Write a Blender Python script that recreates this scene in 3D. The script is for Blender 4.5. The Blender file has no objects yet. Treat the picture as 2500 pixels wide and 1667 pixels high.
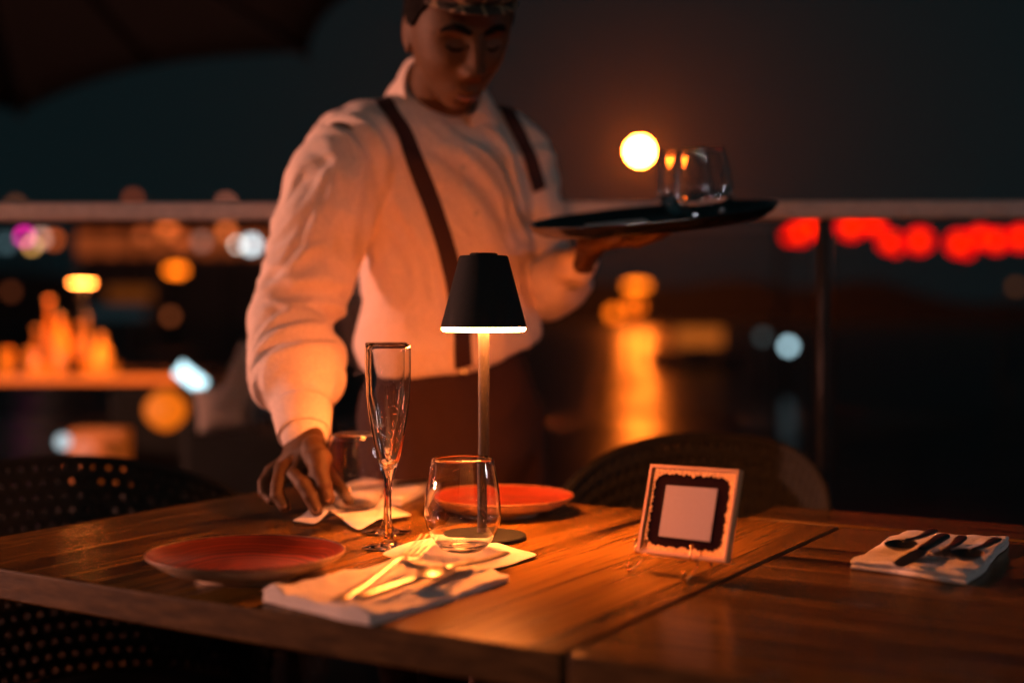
import bpy, bmesh, math, random
import numpy as np
from mathutils import Vector, Matrix, noise
from mathutils.bvhtree import BVHTree

random.seed(7)
S = bpy.context.scene
COL = S.collection
V = Vector
R = math.radians
PI = math.pi

# ------------------------------------------------------------------ camera
F = 3210.0            # focal length in photo pixels (2500 wide)
HY = 763.0            # horizon row in the photo
CAMZ = 1.043
TZ = 0.75             # table height
pitch = math.atan((833.5 - HY) / F)
cd = bpy.data.cameras.new('camera')
cam = bpy.data.objects.new('camera', cd); COL.objects.link(cam)
cam.location = (0, 0, CAMZ)
cam.rotation_euler = (PI / 2 - pitch, 0, 0)
cd.sensor_width = 36; cd.lens = F / 2500 * 36
cd.clip_start = 0.05; cd.clip_end = 1000
cd.dof.use_dof = True
cd.dof.focus_distance = 1.64
cd.dof.aperture_fstop = 1.42
S.camera = cam

# ------------------------------------------------------------------ night sky
SUN_EL = R(17)
w = bpy.data.worlds.new('World'); S.world = w; w.use_nodes = True
nt = w.node_tree; nt.nodes.clear()
wo = nt.nodes.new('ShaderNodeOutputWorld'); bg = nt.nodes.new('ShaderNodeBackground')
sky = nt.nodes.new('ShaderNodeTexSky'); sky.sky_type = 'NISHITA'; sky.sun_disc = False
sky.sun_elevation = R(-6); sky.sun_rotation = R(250)
mix = nt.nodes.new('ShaderNodeMix'); mix.data_type = 'RGBA'; mix.inputs[0].default_value = 0.9
mix.inputs[7].default_value = (0.040, 0.120, 0.140, 1)
nt.links.new(sky.outputs[0], mix.inputs[6]); nt.links.new(mix.outputs[2], bg.inputs[0])
bg.inputs[1].default_value = 0.065
nt.links.new(bg.outputs[0], wo.inputs[0])

# faint moonlight
sd = bpy.data.lights.new('sun', 'SUN'); sun = bpy.data.objects.new('sun', sd); COL.objects.link(sun)
sd.energy = 0.02; sd.angle = R(4); sd.color = (0.8, 0.9, 1.0)
sun.rotation_euler = V((1.0, 0.30, -0.36)).to_track_quat('-Z', 'Y').to_euler()

vs = S.view_settings
vs.view_transform = 'Standard'; vs.look = 'None'; vs.exposure = 0; vs.gamma = 1
S.render.engine = 'CYCLES'
cy = S.cycles
cy.use_denoising = True
cy.max_bounces = 14; cy.transmission_bounces = 14; cy.transparent_max_bounces = 16; cy.glossy_bounces = 6
cy.diffuse_bounces = 4; cy.volume_bounces = 0
cy.caustics_refractive = True; cy.caustics_reflective = True; cy.blur_glossy = 0.3
cy.sample_clamp_indirect = 30

# ------------------------------------------------------------------ pixel -> place
cp, sp = math.cos(pitch), math.sin(pitch)
def ray(px, py):
    x = px - 1250.0; u = -(py - 833.5)
    return V((x, F * cp + u * sp, -F * sp + u * cp))
def P(px, py, Y):
    d = ray(px, py); return V((0, 0, CAMZ)) + d * (Y / d.y)
def G(px, py, z=TZ):
    d = ray(px, py); return V((0, 0, CAMZ)) + d * ((z - CAMZ) / d.z)

# ------------------------------------------------------------------ materials
def mat(name, color=(0.5, 0.5, 0.5), rough=0.5, metal=0.0, emis=None, estr=0.0, coat=0.0, **kw):
    m = bpy.data.materials.new(name); m.use_nodes = True
    b = m.node_tree.nodes['Principled BSDF']
    b.inputs['Base Color'].default_value = (*color, 1)
    b.inputs['Roughness'].default_value = rough
    b.inputs['Metallic'].default_value = metal
    if emis:
        b.inputs['Emission Color'].default_value = (*emis, 1); b.inputs['Emission Strength'].default_value = estr
    if coat: b.inputs['Coat Weight'].default_value = coat; b.inputs['Coat Roughness'].default_value = 0.1
    for k, v in kw.items(): b.inputs[k].default_value = v
    return m
def nodes(m): return m.node_tree.nodes, m.node_tree.links, m.node_tree.nodes['Principled BSDF']
def noisy(m, scale, amount=0.3, bump=0.0, dist=0.002, stretch=(1, 1, 1), detail=4, rough_var=0.0):
    """vary the base colour by a noise and add a bump"""
    N, L, b = nodes(m)
    tc = N.new('ShaderNodeTexCoord'); mp = N.new('ShaderNodeMapping'); mp.inputs['Scale'].default_value = stretch
    nz = N.new('ShaderNodeTexNoise'); nz.inputs['Scale'].default_value = scale; nz.inputs['Detail'].default_value = detail
    L.new(tc.outputs['Object'], mp.inputs[0]); L.new(mp.outputs[0], nz.inputs[0])
    c = b.inputs['Base Color'].default_value[:3]
    rp = N.new('ShaderNodeValToRGB')
    rp.color_ramp.elements[0].position = 0.3; rp.color_ramp.elements[1].position = 0.7
    rp.color_ramp.elements[0].color = (*[x * (1 - amount) for x in c], 1)
    rp.color_ramp.elements[1].color = (*[min(1, x * (1 + amount)) for x in c], 1)
    L.new(nz.outputs[0], rp.inputs[0]); L.new(rp.outputs[0], b.inputs['Base Color'])
    if bump:
        bp = N.new('ShaderNodeBump'); bp.inputs['Strength'].default_value = bump; bp.inputs['Distance'].default_value = dist
        L.new(nz.outputs[0], bp.inputs['Height']); L.new(bp.outputs[0], b.inputs['Normal'])
    if rough_var:
        mr = N.new('ShaderNodeMapRange'); r0 = b.inputs['Roughness'].default_value
        mr.inputs[3].default_value = r0 - rough_var; mr.inputs[4].default_value = r0 + rough_var
        L.new(nz.outputs[0], mr.inputs[0]); L.new(mr.outputs[0], b.inputs['Roughness'])
    return m

def wood_mat(name, along='Y', base=((0.011, 0.0065, 0.003), (0.215, 0.108, 0.017)), plank=0.105):
    m = mat(name, rough=0.3, **{'Specular IOR Level': 0.5, 'IOR': 1.17})
    N, L, b = nodes(m)
    tc = N.new('ShaderNodeTexCoord'); sep = N.new('ShaderNodeSeparateXYZ'); L.new(tc.outputs['Object'], sep.inputs[0])
    ax, ac = (1, 0) if along == 'Y' else (0, 1)
    fl = N.new('ShaderNodeMath'); fl.operation = 'DIVIDE'; fl.inputs[1].default_value = plank
    L.new(sep.outputs[ac], fl.inputs[0])
    fr = N.new('ShaderNodeMath'); fr.operation = 'FLOOR'; L.new(fl.outputs[0], fr.inputs[0])
    wn = N.new('ShaderNodeTexWhiteNoise'); wn.noise_dimensions = '1D'; L.new(fr.outputs[0], wn.inputs['W'])
    # shift every plank so their grain differs
    cmb = N.new('ShaderNodeCombineXYZ'); sc = N.new('ShaderNodeMath'); sc.operation = 'MULTIPLY'; sc.inputs[1].default_value = 9
    L.new(wn.outputs['Value'], sc.inputs[0]); L.new(sc.outputs[0], cmb.inputs[2]); L.new(sc.outputs[0], cmb.inputs[ax])
    add = N.new('ShaderNodeVectorMath'); L.new(tc.outputs['Object'], add.inputs[0]); L.new(cmb.outputs[0], add.inputs[1])
    mp = N.new('ShaderNodeMapping'); s = [1, 1, 1]; s[ax] = 0.07; mp.inputs['Scale'].default_value = s
    L.new(add.outputs[0], mp.inputs[0])
    n1 = N.new('ShaderNodeTexNoise'); n1.inputs['Scale'].default_value = 34; n1.inputs['Detail'].default_value = 7
    n1.inputs['Distortion'].default_value = 1.1; L.new(mp.outputs[0], n1.inputs[0])
    mp2 = N.new('ShaderNodeMapping'); s2 = [1, 1, 1]; s2[ax] = 0.03; mp2.inputs['Scale'].default_value = s2
    L.new(add.outputs[0], mp2.inputs[0])
    n2 = N.new('ShaderNodeTexNoise'); n2.inputs['Scale'].default_value = 230; n2.inputs['Detail'].default_value = 4
    L.new(mp2.outputs[0], n2.inputs[0])
    mm = N.new('ShaderNodeMath'); mm.operation = 'MULTIPLY_ADD'; mm.inputs[1].default_value = 0.35
    L.new(n2.outputs[0], mm.inputs[0]); L.new(n1.outputs[0], mm.inputs[2])
    m3 = N.new('ShaderNodeMath'); m3.operation = 'MULTIPLY_ADD'; m3.inputs[1].default_value = 0.22
    L.new(wn.outputs['Value'], m3.inputs[0]); L.new(mm.outputs[0], m3.inputs[2])
    rp = N.new('ShaderNodeValToRGB'); e = rp.color_ramp.elements
    e[0].position = 0.52; e[0].color = (*base[0], 1); e[1].position = 0.95; e[1].color = (*base[1], 1)
    k = e.new(0.68); k.color = tuple(0.45 * base[0][i] + 0.55 * base[1][i] for i in range(3)) + (1,)
    L.new(m3.outputs[0], rp.inputs[0])
    # dark line between planks
    ff = N.new('ShaderNodeMath'); ff.operation = 'FRACT'; L.new(fl.outputs[0], ff.inputs[0])
    pp = N.new('ShaderNodeMath'); pp.operation = 'PINGPONG'; pp.inputs[1].default_value = 0.5; L.new(ff.outputs[0], pp.inputs[0])
    ls = N.new('ShaderNodeMath'); ls.operation = 'LESS_THAN'; ls.inputs[1].default_value = 0.012; L.new(pp.outputs[0], ls.inputs[0])
    mx = N.new('ShaderNodeMix'); mx.data_type = 'RGBA'; mx.inputs[7].default_value = (base[0][0] * .35, base[0][1] * .35, base[0][2] * .35, 1)
    L.new(ls.outputs[0], mx.inputs[0]); L.new(rp.outputs[0], mx.inputs[6]); L.new(mx.outputs[2], b.inputs['Base Color'])
    bp = N.new('ShaderNodeBump'); bp.inputs['Strength'].default_value = 0.28; bp.inputs['Distance'].default_value = 0.0012
    L.new(mm.outputs[0], bp.inputs['Height']); L.new(bp.outputs[0], b.inputs['Normal'])
    mr = N.new('ShaderNodeMapRange'); mr.inputs[3].default_value = 0.30; mr.inputs[4].default_value = 0.18
    L.new(n1.outputs[0], mr.inputs[0]); L.new(mr.outputs[0], b.inputs['Roughness'])
    return m

M = {}
M['wood_a'] = wood_mat('teak planks', 'Y')
M['wood_b'] = wood_mat('teak boards crosswise', 'X', base=((0.012, 0.008, 0.004), (0.14, 0.076, 0.018)))
M['edge_wood'] = noisy(mat('dark edge wood', (0.075, 0.038, 0.012), 0.55, **{'IOR': 1.2}), 26, 0.5, 0.3, 0.002, stretch=(1, 1, 5))  # darker than the top, used on every side face of the tabletops
M['wood_leg'] = wood_mat('teak leg', 'X', plank=0.5)
M['deck'] = wood_mat('dark deck boards', 'X', base=((0.02, 0.012, 0.009), (0.07, 0.04, 0.025)), plank=0.14)
M['black'] = mat('black painted metal', (0.005, 0.006, 0.007), 0.6, 0.0, **{'Specular IOR Level': 0.12})
M['blacksoft'] = noisy(mat('matt black shade', (0.010, 0.014, 0.015), 0.7, **{'Specular IOR Level': 0.2}), 300, 0.15, 0.05, 0.0005)
M['pole'] = mat('brushed dark steel', (0.022, 0.019, 0.018), 0.5, 0.5)
M['diffuser'] = mat('lamp diffuser', (0.9, 0.8, 0.7), 0.5, emis=(1.0, 0.24, 0.045), estr=260)
M['diffuser_lip'] = mat('lamp diffuser lip', (0.9, 0.8, 0.7), 0.5, emis=(1.0, 0.19, 0.018), estr=900)
M['glass'] = mat('clear glass', (1, 1, 1), 0.0, **{'Transmission Weight': 1.0, 'IOR': 1.5})
M['pane'] = mat('railing glass', (0.80, 0.86, 0.88), 0.0, **{'Transmission Weight': 1.0, 'IOR': 1.45})
M['water_in'] = mat('drinking water', (1, 1, 1), 0.0, **{'Transmission Weight': 1.0, 'IOR': 1.33})
M['steel'] = noisy(mat('steel cutlery', (0.28, 0.26, 0.24), 0.30, 1.0), 90, 0.1, rough_var=0.06)
M['darksteel'] = mat('dark steel cutlery', (0.05, 0.052, 0.055), 0.33, 0.8)
M['brass'] = mat('brass wire', (0.85, 0.52, 0.16), 0.2, 1.0)
M['napkin'] = noisy(mat('white cotton', (0.62, 0.57, 0.53), 0.9, **{'Sheen Weight': 0.2}), 600, 0.14, 0.6, 0.0009)
M['shirt'] = noisy(mat('white shirt cotton', (0.80, 0.65, 0.54), 0.9, **{'Sheen Weight': 0.25}), 430, 0.20, 0.7, 0.0012)
def add_creases(m, scale, dist):
    N, L, b = nodes(m); tc = N.new('ShaderNodeTexCoord'); nz = N.new('ShaderNodeTexNoise'); nz.inputs['Scale'].default_value = scale; nz.inputs['Detail'].default_value = 3; nz.inputs['Distortion'].default_value = 1.2
    L.new(tc.outputs['Object'], nz.inputs[0]); rp = N.new('ShaderNodeMath'); rp.operation = 'PINGPONG'; rp.inputs[1].default_value = 0.16; L.new(nz.outputs[0], rp.inputs[0])
    bp = N.new('ShaderNodeBump'); bp.inputs['Strength'].default_value = 0.55; bp.inputs['Distance'].default_value = dist
    L.new(rp.outputs[0], bp.inputs['Height']); old = b.inputs['Normal'].links[0].from_socket; L.new(old, bp.inputs['Normal']); L.new(bp.outputs[0], b.inputs['Normal'])
add_creases(M['shirt'], 9, .013); add_creases(M['napkin'], 22, .006)
M['strap'] = noisy(mat('maroon suspender', (0.035, 0.010, 0.009), 0.75), 500, 0.2, 0.3, 0.0006)
M['trousers'] = noisy(mat('maroon trousers', (0.030, 0.009, 0.007), 0.9), 400, 0.2, 0.3, 0.001)
M['skin'] = noisy(mat('brown skin', (0.088, 0.042, 0.015), 0.60, **{'Specular IOR Level': 0.3, 'Subsurface Weight': 0.12, 'Subsurface Radius': (0.02, 0.008, 0.004), 'Subsurface Scale': 0.3}), 120, 0.12, 0.12, 0.0008)
M['hair'] = noisy(mat('black hair', (0.007, 0.006, 0.005), 0.9, **{'Specular IOR Level': 0.08}), 300, 0.4, 0.6, 0.002, stretch=(1, 1, 0.15))
M['lip'] = mat('lips', (0.22, 0.075, 0.05), 0.45)
M['shoe'] = mat('black leather', (0.015, 0.014, 0.013), 0.35)
M['tray'] = noisy(mat('dark steel tray', (0.16, 0.155, 0.15), 0.17, 0.95), 40, 0.2, rough_var=0.06)
M['wicker'] = noisy(mat('dark woven shell', (0.016, 0.017, 0.015), 0.85, **{'Specular IOR Level': 0.15}), 260, 0.35, 0.5, 0.001)
M['rail'] = noisy(mat('pale painted rail', (0.52, 0.46, 0.42), 0.5), 60, 0.12)
M['post'] = mat('dark rail post', (0.010, 0.011, 0.012), 0.45, 0.4)
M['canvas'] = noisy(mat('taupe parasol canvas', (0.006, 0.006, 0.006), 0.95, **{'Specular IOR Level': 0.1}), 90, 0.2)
M['concrete'] = noisy(mat('dark quay stone', (0.07, 0.065, 0.06), 0.9), 0.8, 0.3)
M['hull'] = mat('boat hull paint', (0.12, 0.12, 0.12), 0.35)
M['wallfar'] = noisy(mat('old plaster wall', (0.16, 0.11, 0.08), 0.9), 0.6, 0.3)
def glow(name, c, s): return mat(name, (0.03, 0.03, 0.03), 0.6, emis=c, estr=s)

# plates: red glaze with brushed rings
def plate_red():
    m = mat('red brushed glaze', (0.45, 0.035, 0.012), 0.36, coat=0.12)
    N, L, b = nodes(m)
    tc = N.new('ShaderNodeTexCoord'); ln = N.new('ShaderNodeVectorMath'); ln.operation = 'LENGTH'
    L.new(tc.outputs['Object'], ln.inputs[0])
    nz0 = N.new('ShaderNodeTexNoise'); nz0.inputs['Scale'].default_value = 9; L.new(tc.outputs['Object'], nz0.inputs[0])
    a = N.new('ShaderNodeMath'); a.operation = 'MULTIPLY_ADD'; a.inputs[1].default_value = 0.03
    L.new(nz0.outputs[0], a.inputs[0]); L.new(ln.outputs['Value'], a.inputs[2])
    nz = N.new('ShaderNodeTexNoise'); nz.noise_dimensions = '1D'; nz.inputs['Scale'].default_value = 170
    L.new(a.outputs[0], nz.inputs['W'])
    rp = N.new('ShaderNodeValToRGB'); e = rp.color_ramp.elements
    e[0].position = 0.35; e[0].color = (0.12, 0.020, 0.008, 1); e[1].position = 0.68; e[1].color = (0.34, 0.048, 0.014, 1)
    L.new(nz.outputs[0], rp.inputs[0]); L.new(rp.outputs[0], b.inputs['Base Color'])
    return m
M['plate_red'] = plate_red()
M['plate_rim'] = noisy(mat('brown unglazed rim', (0.20, 0.09, 0.035), 0.5), 160, 0.5)
M['plate_out'] = noisy(mat('cream glaze', (0.58, 0.45, 0.33), 0.25, coat=0.2), 60, 0.12)

# ------------------------------------------------------------------ mesh helpers
class MB:
    def __init__(s): s.v = []; s.f = []; s.m = []; s.cur = 0
    def add(s, vs, fs, xf=None):
        o = len(s.v)
        s.v += [tuple(xf @ V(p)) if xf is not None else tuple(p) for p in vs]
        s.f += [tuple(i + o for i in f) for f in fs]; s.m += [s.cur] * len(fs)
        return s
    def box(s, c, d, xf=None):
        x, y, z = d[0] / 2, d[1] / 2, d[2] / 2
        vs = [(c[0] + a * x, c[1] + b * y, c[2] + e * z) for a in (-1, 1) for b in (-1, 1) for e in (-1, 1)]
        return s.add(vs, [(0, 1, 3, 2), (4, 6, 7, 5), (0, 4, 5, 1), (2, 3, 7, 6), (0, 2, 6, 4), (1, 5, 7, 3)], xf)
    def lathe(s, prof, n=64, xf=None, closed=False):
        """prof = [(r,z)...]; r=0 makes a pole"""
        vs = []; idx = []
        for r, z in prof:
            if r <= 1e-7: idx.append([len(vs)]); vs.append((0, 0, z))
            else:
                idx.append(list(range(len(vs), len(vs) + n)))
                vs += [(r * math.cos(2 * PI * k / n), r * math.sin(2 * PI * k / n), z) for k in range(n)]
        fs = []; m = len(idx)
        for i in range(m if closed else m - 1):
            a, b = idx[i], idx[(i + 1) % m]
            for k in range(n):
                k2 = (k + 1) % n
                if len(a) == 1 and len(b) == 1: continue
                if len(a) == 1: fs.append((a[0], b[k2], b[k]))
                elif len(b) == 1: fs.append((a[k], a[k2], b[0]))
                else: fs.append((a[k], a[k2], b[k2], b[k]))
        return s.add(vs, fs, xf)
    def loft(s, pts, rad, side=None, n=20, cap=True):
        """tube through pts; rad = (a,b) half widths along the side vector and across it"""
        pts = [V(p) for p in pts]; k = len(pts); vs = []; fs = []
        prev = None; rings = []
        for i, p in enumerate(pts):
            t = (pts[min(i + 1, k - 1)] - pts[max(i - 1, 0)]).normalized()
            h = V(side[i] if isinstance(side, list) else side) if side is not None else (prev if prev else (V((0, 0, 1)) if abs(t.z) < .9 else V((1, 0, 0))))
            a = (h - t * h.dot(t)).normalized(); b = t.cross(a).normalized(); prev = a
            ra, rb = rad[i] if isinstance(rad[i], (tuple, list)) else (rad[i], rad[i])
            rings.append((p, a, b, ra, rb, t))
        def ring(p, a, b, ra, rb):
            return [p + a * (ra * math.cos(2 * PI * j / n)) + b * (rb * math.sin(2 * PI * j / n)) for j in range(n)]
        seq = []
        if cap:
            p, a, b, ra, rb, t = rings[0]; e = min(ra, rb)
            for q in (0.92, 0.7, 0.38): seq.append(ring(p - t * e * q, a, b, ra * math.sqrt(1 - q * q), rb * math.sqrt(1 - q * q)))
        for p, a, b, ra, rb, t in rings: seq.append(ring(p, a, b, ra, rb))
        if cap:
            p, a, b, ra, rb, t = rings[-1]; e = min(ra, rb)
            for q in (0.38, 0.7, 0.92): seq.append(ring(p + t * e * q, a, b, ra * math.sqrt(1 - q * q), rb * math.sqrt(1 - q * q)))
        for r in seq: vs += r
        m = len(seq)
        for i in range(m - 1):
            for j in range(n):
                j2 = (j + 1) % n
                fs.append((i * n + j, i * n + j2, (i + 1) * n + j2, (i + 1) * n + j))
        fs.append(tuple(range(n - 1, -1, -1))); fs.append(tuple((m - 1) * n + j for j in range(n)))
        return s.add(vs, fs)
    def ell(s, c, r, rot=None, n=20):
        prof = [(math.sin(PI * i / n), -math.cos(PI * i / n)) for i in range(n + 1)]
        prof[0] = (0, -1); prof[-1] = (0, 1)
        x = Matrix.Translation(V(c)) @ (rot.to_4x4() if rot else Matrix.Identity(4)) @ Matrix.Diagonal((*r, 1))
        return s.lathe(prof, 2 * n, x)
    def mesh(s, name):
        me = bpy.data.meshes.new(name); me.from_pydata(s.v, [], s.f); me.update()
        bm = bmesh.new(); bm.from_mesh(me); bmesh.ops.recalc_face_normals(bm, faces=bm.faces); bm.to_mesh(me); bm.free()
        return me
    def build(s, name, m, parent=None, smooth=True, bevel=0, sub=0, loc=None, angle=40):
        me = s.mesh(name)
        ms = m if isinstance(m, list) else [m]
        for q in ms: me.materials.append(q)
        if len(ms) > 1:
            for p, i in zip(me.polygons, s.m): p.material_index = i
        return finish(me, name, parent, smooth, bevel, sub, loc, angle)
def finish(me, name, parent=None, smooth=True, bevel=0, sub=0, loc=None, angle=40):
    o = bpy.data.objects.new(name, me); COL.objects.link(o)
    if smooth:
        me.polygons.foreach_set('use_smooth', [True] * len(me.polygons))
        try: me.set_sharp_from_angle(angle=R(angle))
        except Exception: pass
    if bevel:
        b = o.modifiers.new('bevel', 'BEVEL'); b.width = bevel; b.segments = 3; b.limit_method = 'ANGLE'
    if sub:
        q = o.modifiers.new('sub', 'SUBSURF'); q.levels = sub; q.render_levels = sub
    if parent: o.parent = parent
    if loc is not None: o.location = loc
    return o
def tag(o, label=None, cat=None, group=None, kind=None):
    if label: o['label'] = label
    if cat: o['category'] = cat
    if group: o['group'] = group
    if kind: o['kind'] = kind
    return o
def thing(name, label, cat, loc=(0, 0, 0), rz=0, group=None):
    o = bpy.data.objects.new(name, None); COL.objects.link(o)
    o.location = loc; o.rotation_euler = (0, 0, rz); o.empty_display_size = 0.05
    return tag(o, label, cat, group)
def copy_tree(o, parent=None):
    c = o.copy(); COL.objects.link(c)
    if parent: c.parent = parent
    for ch in list(o.children): copy_tree(ch, c)
    return c
def smoothstep(a, b, x):
    t = np.clip((x - a) / (b - a), 0, 1); return t * t * (3 - 2 * t)

# ------------------------------------------------------------------ the setting
WZ = -1.5
fl = MB(); fl.box((0, -0.9, -0.06), (9, 7.9, 0.12)); fl.build('deck_floor', M['deck'], smooth=False)['kind'] = 'structure'
fl = MB(); fl.box((-5.3, 8.0, -0.06), (9.0, 9.8, 0.12)); fl.build('far_deck_floor', M['deck'], smooth=False)['kind'] = 'structure'

def water_mat():
    m = mat('harbour water', (0.006, 0.012, 0.014), 0.29, **{'IOR': 1.33, 'Specular IOR Level': 0.42, 'Anisotropic': 0.72})
    N, L, b = nodes(m)
    tc = N.new('ShaderNodeTexCoord'); mp = N.new('ShaderNodeMapping'); mp.inputs['Scale'].default_value = (0.22, 1.0, 1)
    L.new(tc.outputs['Object'], mp.inputs[0])
    nz = N.new('ShaderNodeTexNoise'); nz.inputs['Scale'].default_value = 0.55; nz.inputs['Detail'].default_value = 4
    L.new(mp.outputs[0], nz.inputs[0])
    cv = N.new('ShaderNodeCombineXYZ'); cv.inputs[1].default_value = 1; L.new(cv.outputs[0], b.inputs['Tangent'])
    bp = N.new('ShaderNodeBump'); bp.inputs['Strength'].default_value = 0.8; bp.inputs['Distance'].default_value = 0.5
    L.new(nz.outputs[0], bp.inputs['Height']); L.new(bp.outputs[0], b.inputs['Normal'])
    return m
wm = MB(); wm.add([(-400, -30, WZ), (400, -30, WZ), (400, 590, WZ), (-400, 590, WZ)], [(0, 1, 2, 3)])
o = wm.build('water', water_mat(), smooth=False); o['kind'] = 'structure'
# low dark hills beyond the harbour
hb = MB(); n = 160; vs = []; fs = []
for i in range(n + 1):
    x = -330 + 660 * i / n
    h = 7 + 9 * noise.noise(V((x * 0.012, 3.1, 0))) + 3 * noise.noise(V((x * 0.05, 7.7, 0)))
    vs += [(x, 300, WZ - 0.5), (x, 320, max(1.5, h)), (x, 380, max(1, h * 0.8)), (x, 420, WZ - 0.5)]
for i in range(n):
    for j in range(3): fs.append((i * 4 + j, i * 4 + 4 + j, i * 4 + 5 + j, i * 4 + 1 + j))
hb.add(vs, fs); hb.build('hills', noisy(mat('dark hillside', (0.005, 0.006, 0.006), 1), 0.05, 0.4))['kind'] = 'structure'

# ------------------------------------------------------------------ dining tables
TA = V((-0.143, 1.700, 0)); ROT = R(-31.2)
U = V((math.cos(ROT), math.sin(ROT), 0)); W_ = V((-math.sin(ROT), math.cos(ROT), 0))
TW, TD, TT = 0.910, 0.785, 0.036
def table(name, label, centre, rz, top_mat, w=TW, d=TD, bulge=0.010):
    t = thing(name, label, 'table', (centre.x, centre.y, 0), rz)
    n = 24; ring = []
    def side(x0, y0, x1, y1, nx, ny):
        for i in range(n):
            f = i / n; bl = bulge * (1 - (2 * f - 1) ** 2)
            ring.append((x0 + (x1 - x0) * f + nx * bl, y0 + (y1 - y0) * f + ny * bl))
    side(-w / 2, -d / 2, w / 2, -d / 2, 0, -1); side(w / 2, -d / 2, w / 2, d / 2, 0, 0)
    side(w / 2, d / 2, -w / 2, d / 2, 0, 0); side(-w / 2, d / 2, -w / 2, -d / 2, -1, 0)
    k = len(ring); b = MB()
    b.add([(x, y, TZ - TT) for x, y in ring] + [(x, y, TZ) for x, y in ring],
          [tuple(range(k - 1, -1, -1)), tuple(range(k, 2 * k))] + [(i, (i + 1) % k, k + (i + 1) % k, k + i) for i in range(k)])
    b.m = [0, 0] + [1] * k
    b.build('tabletop', [top_mat, M['edge_wood']], t, bevel=0.003, angle=30)
    g = MB(); g.box((0, 0, TZ - TT - .011), (w * .55, .06, .02)); g.box((0, 0, TZ - TT - .033), (.06, d * .55, .022)); g.build('brace', M['black'], t, smooth=False)
    g = MB(); g.lathe([(0, .03), (.035, .03), (.035, TZ - TT - .045), (0, TZ - TT - .045)], 24, Matrix.Translation((0, d * .12, 0))); g.build('pedestal', M['black'], t)
    g = MB(); g.lathe([(0, 0), (.24, 0), (.24, .012), (.05, .029), (0, .029)], 40, Matrix.Translation((0, d * .12, 0))); g.build('foot', M['black'], t)
    return t
table('dining_table', 'wooden table with long planks carrying the lit black lamp and glasses', TA, ROT, M['wood_a'])
TB = TA + U * (TW + 0.006)
table('dining_table', 'dark wooden table pushed against the lamp table, carrying the thick right napkin', TB, ROT, M['wood_b'], bulge=0.0)
def console():
    e0 = G(1996, 1240); e1 = e0 + U * .85; c = (e0 + e1) / 2 - W_ * .068 - U * .06; L_ = .85; D_ = .128
    t = thing('console_table', 'narrow wooden console table behind the far edge of the dark table', 'table', (c.x, c.y, 0), ROT)
    b = MB(); b.box((0, 0, TZ - .015), (L_, D_, .03)); b.build('tabletop', M['wood_b'], t, bevel=.003)
    for sx in (-1, 1):
        b = MB(); b.box((sx * .34, 0, (TZ - .031) / 2), (.03, .09, TZ - .031)); b.build('leg', M['black'], t, smooth=False)
console()

# ------------------------------------------------------------------ table lamp
def make_lamp(label, loc, h_shade=0.274, group=None, estr=None):
    t = thing('table_lamp', label, 'lamp', loc, 0, group)
    b = MB(); b.lathe([(0, 0), (0.054, 0), (0.055, .001), (0.055, .0045), (0.0535, .006), (0.009, .0066), (0, .0066)], 72); b.build('base', M['blacksoft'], t)
    b = MB(); b.lathe([(0, .0072), (0.0072, .0072), (0.0072, h_shade + .045), (0, h_shade + .045)], 32); b.build('pole', M['pole'], t)
    z0 = h_shade; z1 = h_shade + .092
    b = MB(); b.lathe([(0.0545, z0), (0.0555, z0 + .0006), (0.0318, z1 - .002), (0.0305, z1), (0, z1 + .0003), (0, z1 - .003), (0.029, z1 - .003), (0.0535, z0 + .0008)], 96, closed=True)
    b.build('lamp_shade', M['blacksoft'], t)
    b = MB(); b.lathe([(0, z1 + .001), (0.018, z1 + .001), (0.018, z1 + .0025), (0.016, z1 + .0035), (0, z1 + .0035)], 40); b.build('touch_button', M['black'], t)
    b = MB(); b.lathe([(0.0085, z0 + .001), (0.0085, z0 - .0058), (0.0505, z0 - .0058), (0.0522, z0 - .0052), (0.0522, z0 + .001)], 96, closed=True)
    b.build('diffuser', M['diffuser'], t)
    b = MB(); b.lathe([(0.0526, z0 - .0050), (0.0541, z0 - .0034), (0.0545, z0 - .0008), (0.0524, z0 - .0004)], 96, closed=True)
    b.build('diffuser_lip', M['diffuser_lip'], t)
    return t
LB = G(1181, 1315)
lamp = make_lamp('lit black table lamp with cone shade standing on the wooden table', LB)

# ------------------------------------------------------------------ glasses
def tumbler_profile(h=0.112, rmax=0.0465, rrim=0.0375, rb=0.024, t=0.0016, rows=40):
    def r_at(u):
        # u 0 base .. 1 rim
        a = 0.40
        if u < a:
            q = u / a; return rb + (rmax - rb) * math.sin(q * PI / 2) ** 0.8
        q = (u - a) / (1 - a); return rmax + (rrim - rmax) * (q * q * (1.35 - .35 * q))
    out = [(0, 0.0012), (rb * .75, 0.0008), (rb * .95, 0.0)]
    for i in range(1, rows + 1):
        u = i / rows; out.append((r_at(u), h * u))
    inn = []
    for i in range(rows, 1, -1):
        u = i / rows
        if h * u < 0.007: break
        bead = .0007 if i >= rows - 1 else 0
        inn.append((r_at(u) - t - bead - .0012 * max(0, 1 - u * 5), h * u + (0.0006 if i == rows else 0)))
    inn += [(rb * .9, .0062), (rb * .6, .0054), (0, .0052)]
    return out, inn
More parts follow.
